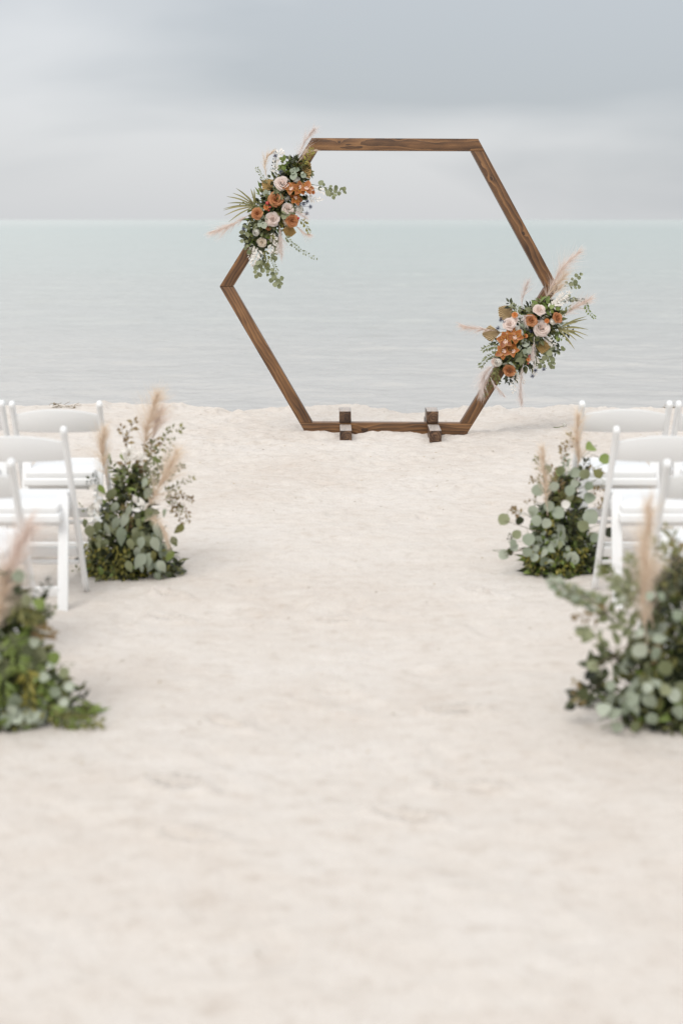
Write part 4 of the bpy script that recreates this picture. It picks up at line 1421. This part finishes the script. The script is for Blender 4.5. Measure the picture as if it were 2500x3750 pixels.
mb = MB()
tube(mb, spine([L4(1050, 800, 6.62), L4(1000, 1000, 6.56), L4(960, 1180, 6.52)], 8), 0.0018, 5)
so = mb.build('eucalyptus_branch', M['gstem'], bl)
for x, y, s_, m in ((880, 960, 110, 'silver'), (885, 1080, 110, 'silver'), (825, 1130, 120, 'silver'), (950, 1060, 120, 'silver'), (985, 985, 90, 'silver'), (935, 1180, 130, 'silver'), (1080, 1230, 120, 'silver'), (1000, 1240, 90, 'euc'), (1070, 1370, 120, 'silver'), (1125, 1360, 120, 'silver'),
                    (990, 1410, 120, 'euc'), (1195, 1140, 110, 'silver'), (1265, 1180, 120, 'silver'), (1190, 1240, 110, 'silver'), (1300, 1330, 120, 'fresh'), (1240, 1410, 90, 'silver'), (1375, 1125, 80, 'olive'), (1335, 1220, 100, 'euc'), (1040, 900, 80, 'bleach'), (1105, 770, 110, 'silver'), (1130, 850, 90, 'silver'),
                    (745, 1110, 120, 'euc'), (690, 1150, 120, 'euc'), (655, 1080, 90, 'euc'), (1255, 1000, 100, 'silver'), (1090, 1430, 90, 'silver'), (1050, 1300, 90, 'silver'), (930, 580, 80, 'fresh'), (1200, 600, 80, 'fresh'), (780, 820, 70, 'fresh'), (850, 860, 100, 'euc'), (1060, 1080, 100, 'euc'), (1130, 1000, 90, 'euc'), (820, 1030, 80, 'olive'), (900, 1180, 90, 'euc'), (1180, 1330, 90, 'olive')):
    p = L4(x, y, 6.50 + 0.05 * rnd.random())
    d = Vector((rnd.uniform(-.45, .45), rnd.uniform(-.25, .1), rnd.uniform(-1, -.5))).normalized()
    sz = s_ / 2.0907 * 6.75 / FPX * rnd.uniform(0.7, 1.25)
    put_leaf(so, 'oval', M[m], p - d * sz * 0.5, d, Vector((rnd.uniform(-1.3, 1.3), -1, rnd.uniform(-.2, .9))), sz)

# right, second row: crop origin (1750,1400)
br = bush(1.075, 6.78, 'right bush with loose round eucalyptus leaves and two slim plumes beside the white chairs', 0.20, 0.18, 0.47, 2000, (0, 0, 1, 3, 0, 3), 33, n_silver=10, per=6, leaf=0.060, lime=300, shoots=7, silver=('silver', 'silver', 'euc'))
R5 = lambda x, y, Y=6.68: local(br, 1750 + x / 2.0907, 1400 + y / 2.0907, Y)
plume(br, [R5(760, 680, 6.74), R5(765, 540, 6.74), R5(755, 420, 6.74), R5(765, 265, 6.74)], M['pampas'], 950, 0.036, 0.08)
plume(br, [R5(530, 1020, 6.6), R5(520, 850, 6.6), R5(505, 680, 6.6), R5(490, 515, 6.6)], M['pampas'], 800, 0.032, 0.07)
lf = MB()
tube(lf, spine([R5(740, 780), R5(840, 700), R5(860, 560), R5(920, 575)], 8), 0.0016, 5)
stem_o = lf.build('eucalyptus_branch', M['stem'], br)
stalks = MB()
for x, y, s, m in ((860, 495, 95, 'fresh'), (965, 587, 85, 'fresh'), (525, 668, 75, 'euc'), (740, 692, 85, 'silver'), (815, 705, 85, 'euc'), (915, 700, 80, 'olive'), (630, 675, 70, 'euc'), (735, 775, 70, 'silver'), (700, 830, 85, 'silver'), (580, 800, 80, 'silver'),
                   (455, 825, 95, 'silver'), (845, 795, 70, 'silver'), (850, 885, 90, 'silver'), (670, 935, 70, 'bleach'), (540, 950, 85, 'silver'), (612, 1000, 100, 'silver'), (420, 985, 85, 'silver'), (445, 1060, 85, 'silver'), (860, 1030, 120, 'silver'), (195, 1050, 95, 'euc'),
                   (315, 1060, 70, 'dark'), (295, 1165, 75, 'euc'), (385, 1205, 100, 'silver'), (195, 1320, 85, 'silver'), (245, 1295, 65, 'dark'), (275, 1260, 70, 'silver'), (265, 1230, 60, 'silver'), (375, 1300, 80, 'silver'), (430, 1340, 70, 'silver'), (440, 1275, 60, 'silver'), (500, 1370, 80, 'silver'), (545, 1390, 75, 'silver'),
                   (720, 1350, 110, 'silver'), (600, 1390, 60, 'euc'), (1000, 1150, 80, 'dark'), (890, 1190, 80, 'silver'), (520, 1080, 80, 'silver'), (800, 1100, 90, 'euc'), (700, 880, 70, 'euc')):
    p = R5(x, y, 6.60 + 0.05 * rnd.random())
    d = Vector((rnd.uniform(-.6, .6), rnd.uniform(-.3, .1), rnd.uniform(-1, .4))).normalized()
    sz = s / 2.0907 * 6.9 / FPX * 1.05
    stalk(stalks, p - d * sz * 0.5, d)
    put_leaf(stem_o, 'round', M[m], p - d * sz * 0.5, d, Vector((rnd.uniform(-.35, .35), -1, 0.35)), sz)
stalks.build('leaf_stalk', M['gstem'], br)['kind'] = 'stuff'
for pts, n, m in (([(640, 620), (650, 540), (640, 480)], 14, 'russet'), ([(480, 700), (455, 620), (440, 580)], 12, 'olive'), ([(690, 520), (700, 450), (705, 400)], 12, 'russet'), ([(680, 740), (670, 640), (675, 560)], 26, 'silver'), ([(820, 660), (880, 670), (950, 690)], 14, 'russet'), ([(860, 840), (920, 820), (970, 800)], 10, 'russet'),
                  ([(330, 1010), (290, 990), (265, 970)], 14, 'russet'), ([(450, 900), (410, 900), (370, 910)], 5, 'russet'), ([(330, 1150), (270, 1160), (235, 1190)], 8, 'dark'), ([(420, 780), (420, 740), (400, 760)], 8, 'russet'), ([(880, 960), (940, 930), (960, 900)], 16, 'russet'), ([(520, 1180), (540, 1090), (560, 1080)], 18, 'lime')):
    branch(br, [R5(x, y, 6.64) for x, y in pts], 'small', M[m], n, 0.021, 'twig', 'stem', 0.0012, joined=True, jitter=.6)
for pts, m in (([(200, 1060), (330, 1100), (480, 1150)], 'euc'), ([(210, 1330), (290, 1290), (430, 1260)], 'euc')):
    mb = MB()
    tube(mb, spine([R5(x, y, 6.63) for x, y in pts], 8), 0.0014, 5)
    mb.build('twig', M['stem'], br)

# near left: crop origin (0,1900), scale 2.768
nl = bush(-1.13, 4.60, 'nearest bush on the left edge, yellow-green stems and a blurred pink plume', 0.235, 0.16, 0.50, 1800, (0, 0, 1, 3, 3, 0), 45, n_silver=16, per=6, leaf=0.062, lime=110, shoots=10)
L6 = lambda x, y, Y=4.52: local(nl, x / 2.768, 1900 + y / 2.768, Y)
plume(nl, [L6(-120, 1050), L6(20, 720), L6(150, 420), L6(300, 60)], M['pampas_pink'], 1300, 0.05, 0.10)
plume(nl, [L6(-60, 1250, 4.5), L6(-30, 1000, 4.5), L6(20, 800, 4.5), L6(60, 560, 4.5)], M['pampas'], 900, 0.05, 0.09)
mb = MB()
tube(mb, spine([L6(100, 1000), L6(160, 760), L6(190, 640)], 8), 0.0018, 5)
so = mb.build('eucalyptus_branch', M['gstem'], nl)
stalks = MB()
for x, y, s, m in ((190, 580, 135, 'silver'), (180, 720, 100, 'dark'), (270, 830, 130, 'euc'), (400, 860, 130, 'fresh'), (350, 1250, 110, 'silver'), (550, 1410, 130, 'fresh'), (520, 1480, 90, 'silver'), (650, 1560, 120, 'euc'), (700, 1700, 115, 'silver'), (450, 1600, 110, 'silver'), (560, 1760, 120, 'silver'), (650, 1860, 100, 'silver'),
                   (150, 1850, 150, 'silver'), (60, 2050, 170, 'silver'), (170, 2020, 140, 'silver'), (280, 1330, 120, 'dark'), (120, 1950, 130, 'silver')):
    p = L6(x, y, 4.44)
    d = Vector((rnd.uniform(-.5, .7), rnd.uniform(-.3, .1), rnd.uniform(-.9, .5))).normalized()
    sz = s / 2.768 * 4.75 / FPX * 1.05
    stalk(stalks, p - d * sz * 0.5, d)
    put_leaf(so, 'round', M[m], p - d * sz * 0.5, d, Vector((rnd.uniform(-.9, .9), -1, rnd.uniform(-.2, 1.0))), sz)
stalks.build('leaf_stalk', M['gstem'], nl)['kind'] = 'stuff'
for pts, n, m, kd in (([(330, 1700), (560, 1960), (760, 2080), (960, 1930)], 34, 'fresh', 'small'), ([(400, 1900), (600, 2030), (820, 2060), (1000, 2040)], 36, 'olive', 'small'), ([(250, 1450), (290, 1650), (300, 1950)], 40, 'lime', 'narrow'), ([(100, 1150), (180, 1330), (170, 1480)], 36, 'fresh', 'narrow'), ([(20, 1500), (40, 1700), (30, 1850)], 34, 'fresh', 'narrow'),
                      ([(300, 1100), (420, 1150), (520, 1150)], 18, 'russet', 'small'), ([(200, 1000), (330, 980), (400, 1010)], 14, 'olive', 'small'), ([(330, 1500), (430, 1600), (480, 1760)], 30, 'fresh', 'lance'), ([(150, 850), (220, 900), (280, 1000)], 30, 'olive', 'narrow')):
    branch(nl, [L6(x, y, 4.47) for x, y in pts], kd, M[m], n, 0.034 if kd != 'narrow' else 0.05, 'leafy_sprig', 'gstem', 0.0014, joined=True, jitter=.6)

# near right: crop origin (1950,1800), scale 2.476
nr = bush(1.17, 4.62, 'largest near bush at the right edge, dark green with one tall beige plume', 0.31, 0.19, 0.54, 2000, (0, 0, 1, 1, 0, 3), 57, n_silver=28, per=7, leaf=0.062, lime=0, shoots=16, silver=('silver', 'euc', 'euc'), shape=1.0)
R7 = lambda x, y, Y=4.54: local(nr, 1950 + x / 2.476, 1800 + y / 2.476, Y)
plume(nr, [R7(1030, 1400, 4.45), R7(1010, 1000, 4.45), R7(1020, 560, 4.45), R7(1060, 110, 4.45)], M['pampas'], 1500, 0.036, 0.09)
plume(nr, [R7(1090, 1250, 4.5), R7(1060, 950, 4.5), R7(1070, 700, 4.5)], M['pampas'], 600, 0.036, 0.08)
for pts, n, m, kd, sz in (([(980, 1260), (760, 1180), (600, 1020), (420, 950)], 24, 'euc', 'oval', .040), ([(700, 1150), (480, 960), (320, 900), (170, 830)], 40, 'silver', 'small', .034), ([(600, 1050), (480, 960), (340, 930), (230, 860)], 30, 'euc', 'small', .034), ([(880, 1200), (860, 1000), (800, 850), (650, 720)], 20, 'euc', 'oval', .042),
                          ([(900, 1000), (920, 850), (900, 700), (880, 620)], 14, 'euc', 'oval', .040), ([(820, 1400), (680, 1420), (560, 1300), (480, 1290)], 12, 'euc', 'oval', .046), ([(840, 1480), (700, 1560), (600, 1600), (520, 1580)], 12, 'dark', 'oval', .050), ([(700, 1700), (560, 1780), (440, 1850), (380, 1920)], 16, 'dark', 'oval', .046),
                          ([(520, 1900), (430, 1850), (380, 1740)], 10, 'russet', 'small', .03), ([(720, 1060), (540, 1130), (400, 1130)], 12, 'russet', 'small', .03), ([(1220, 1000), (1240, 760), (1240, 500)], 26, 'olive', 'small', .034), ([(1290, 900), (1300, 760), (1320, 640)], 22, 'dark', 'small', .034), ([(1120, 1150), (1180, 900), (1200, 800)], 24, 'dark', 'oval', .04)):
    branch(nr, [R7(x, y, 4.47) for x, y in pts], kd, M[m], n, sz, 'leafy_sprig', 'stem', 0.0014, joined=True, jitter=.6)
mb = MB()
tube(mb, spine([R7(950, 1300, 4.4), R7(800, 1450, 4.4), R7(540, 1590, 4.4)], 8), 0.0018, 5)
so = mb.build('eucalyptus_branch', M['stem'], nr)
stalks = MB()
for x, y, s, m in ((540, 1580, 115, 'euc'), (460, 1830, 120, 'dark'), (640, 1970, 150, 'silver'), (740, 2010, 160, 'silver'), (510, 1300, 100, 'euc'), (620, 1430, 90, 'dark'), (960, 1290, 120, 'silver'), (970, 1440, 160, 'silver'), (1150, 1330, 140, 'silver'), (1110, 1470, 140, 'silver'), (810, 980, 100, 'silver'), (640, 715, 90, 'olive'),
                   (700, 1760, 110, 'silver'), (1040, 1780, 110, 'silver'), (1140, 1740, 120, 'silver'), (900, 1880, 140, 'silver'), (1060, 1900, 150, 'silver'), (1080, 2060, 120, 'silver'), (1200, 1600, 150, 'euc'), (930, 1960, 120, 'silver'), (1310, 1120, 110, 'silver'), (1060, 950, 90, 'silver'), (1160, 950, 90, 'silver'), (1280, 1850, 140, 'silver'), (1320, 2000, 140, 'silver'), (760, 2130, 120, 'silver'), (920, 2130, 120, 'euc'), (1200, 1800, 120, 'euc')):
    p = R7(x, y, 4.40)
    d = Vector((rnd.uniform(-.6, .6), rnd.uniform(-.3, .1), rnd.uniform(-.9, .5))).normalized()
    sz = s / 2.476 * 4.7 / FPX
    q = p - d * sz * 0.5
    stalk(stalks, q, d)
    put_leaf(so, 'oval' if rnd.random() < .35 else 'round', M[m], q, d, Vector((rnd.uniform(-.9, .9), -1, rnd.uniform(-.2, 1.0))), sz)

stalks.build('leaf_stalk', M['gstem'], nr)['kind'] = 'stuff'

# ------------------------------------------------------------------ small things on the sand
def on_sand(px, py):
    x, y = ground_xy(px, py)
    return Vector((x, y, gz(x, y)))


# dropped flower
p = on_sand(2050, 1566)
df = empty('dropped_flower', p)
tag(df, 'white flower on a green stem dropped on the sand near the chairs on the right', 'flower')
mb = MB()
tube(mb, spine([Vector((-0.055, 0.01, 0.008)), Vector((-0.02, -0.01, 0.010)), Vector((0.03, -0.005, 0.022))], 8), 0.0028, 6)
mb.build('stem', M['fresh'], df)
rose(df, Vector((0.038, -0.005, 0.028)), (0.7, -0.3, 0.6), 0.022, M['white'], 'blossom', GLOBE, GLOBE_G)


def weed_heap(px, py, n, rad, label):
    p = on_sand(px, py)
    mb = MB()
    for i in range(n):
        a = rnd.uniform(0, 6.28)
        q = Vector((rnd.gauss(0, rad), rnd.gauss(0, rad * .5), abs(rnd.gauss(0.012, 0.016))))
        d = Vector((math.cos(a), math.sin(a), rnd.uniform(-.2, .4)))
        ln = rnd.uniform(.03, .07)
        tube(mb, spine([q, q + d * ln * .5 + rv(.01), q + d * ln + rv(.012)], 5), 0.0022, 4)
        if i % 3 == 0:
            ball(mb, q, rnd.uniform(.005, .012), 0, 6, 4)
    o = mb.build('seaweed_clump', M['weed'], None)
    o.location = p
    tag(o, label, 'seaweed', 'seaweed on the sand edge')
    return o


weed_heap(216, 1489, 18, 0.030, 'dark dry seaweed clump on the sand rim behind the left front-row chair')
weed_heap(272, 1494, 6, 0.010, 'tiny dark seaweed scrap on the sand rim right of the larger clump')
weed_heap(2458, 1486, 44, 0.04, 'dark seaweed clump on the sand rim between the two right-hand front-row chairs')

# crumbs of shell and twig strewn about: too many and too small to count
mb = MB()
for i in range(260):
    x, y = rnd.uniform(-3.2, 3.2), 1.8 + 10.6 * rnd.random() ** 0.6
    a = rnd.uniform(0, 6.28)
    ln = rnd.uniform(.006, .022)
    d = Vector((math.cos(a) * ln, math.sin(a) * ln, rnd.uniform(-.002, .004)))
    x_, y_ = x, y
    mb.v.append((x_, y_, 0)); base_i = len(mb.v) - 1
    w = d.cross(Vector((0, 0, 1))).normalized() * rnd.uniform(.001, .003)
    mb.v[base_i:] = []
    mb.add([Vector((x, y, 0)) - w, Vector((x, y, 0)) + w, Vector((x, y, 0)) + d, Vector((x, y, .004))], [(0, 1, 2), (0, 3, 1), (1, 3, 2), (0, 2, 3)], 0 if rnd.random() < .6 else 1)
vx = np.array(mb.v)
vx[:, 2] += sand_z(vx[:, 0].copy(), vx[:, 1].copy()) + 0.002
mb.v = [tuple(v) for v in vx]
deb = mb.build('beach_debris', [M['weed'], M['palm_pale']], None, smooth=False)
tag(deb, 'fine scraps of twig and shell strewn over the pale sand', 'debris', kind='stuff')
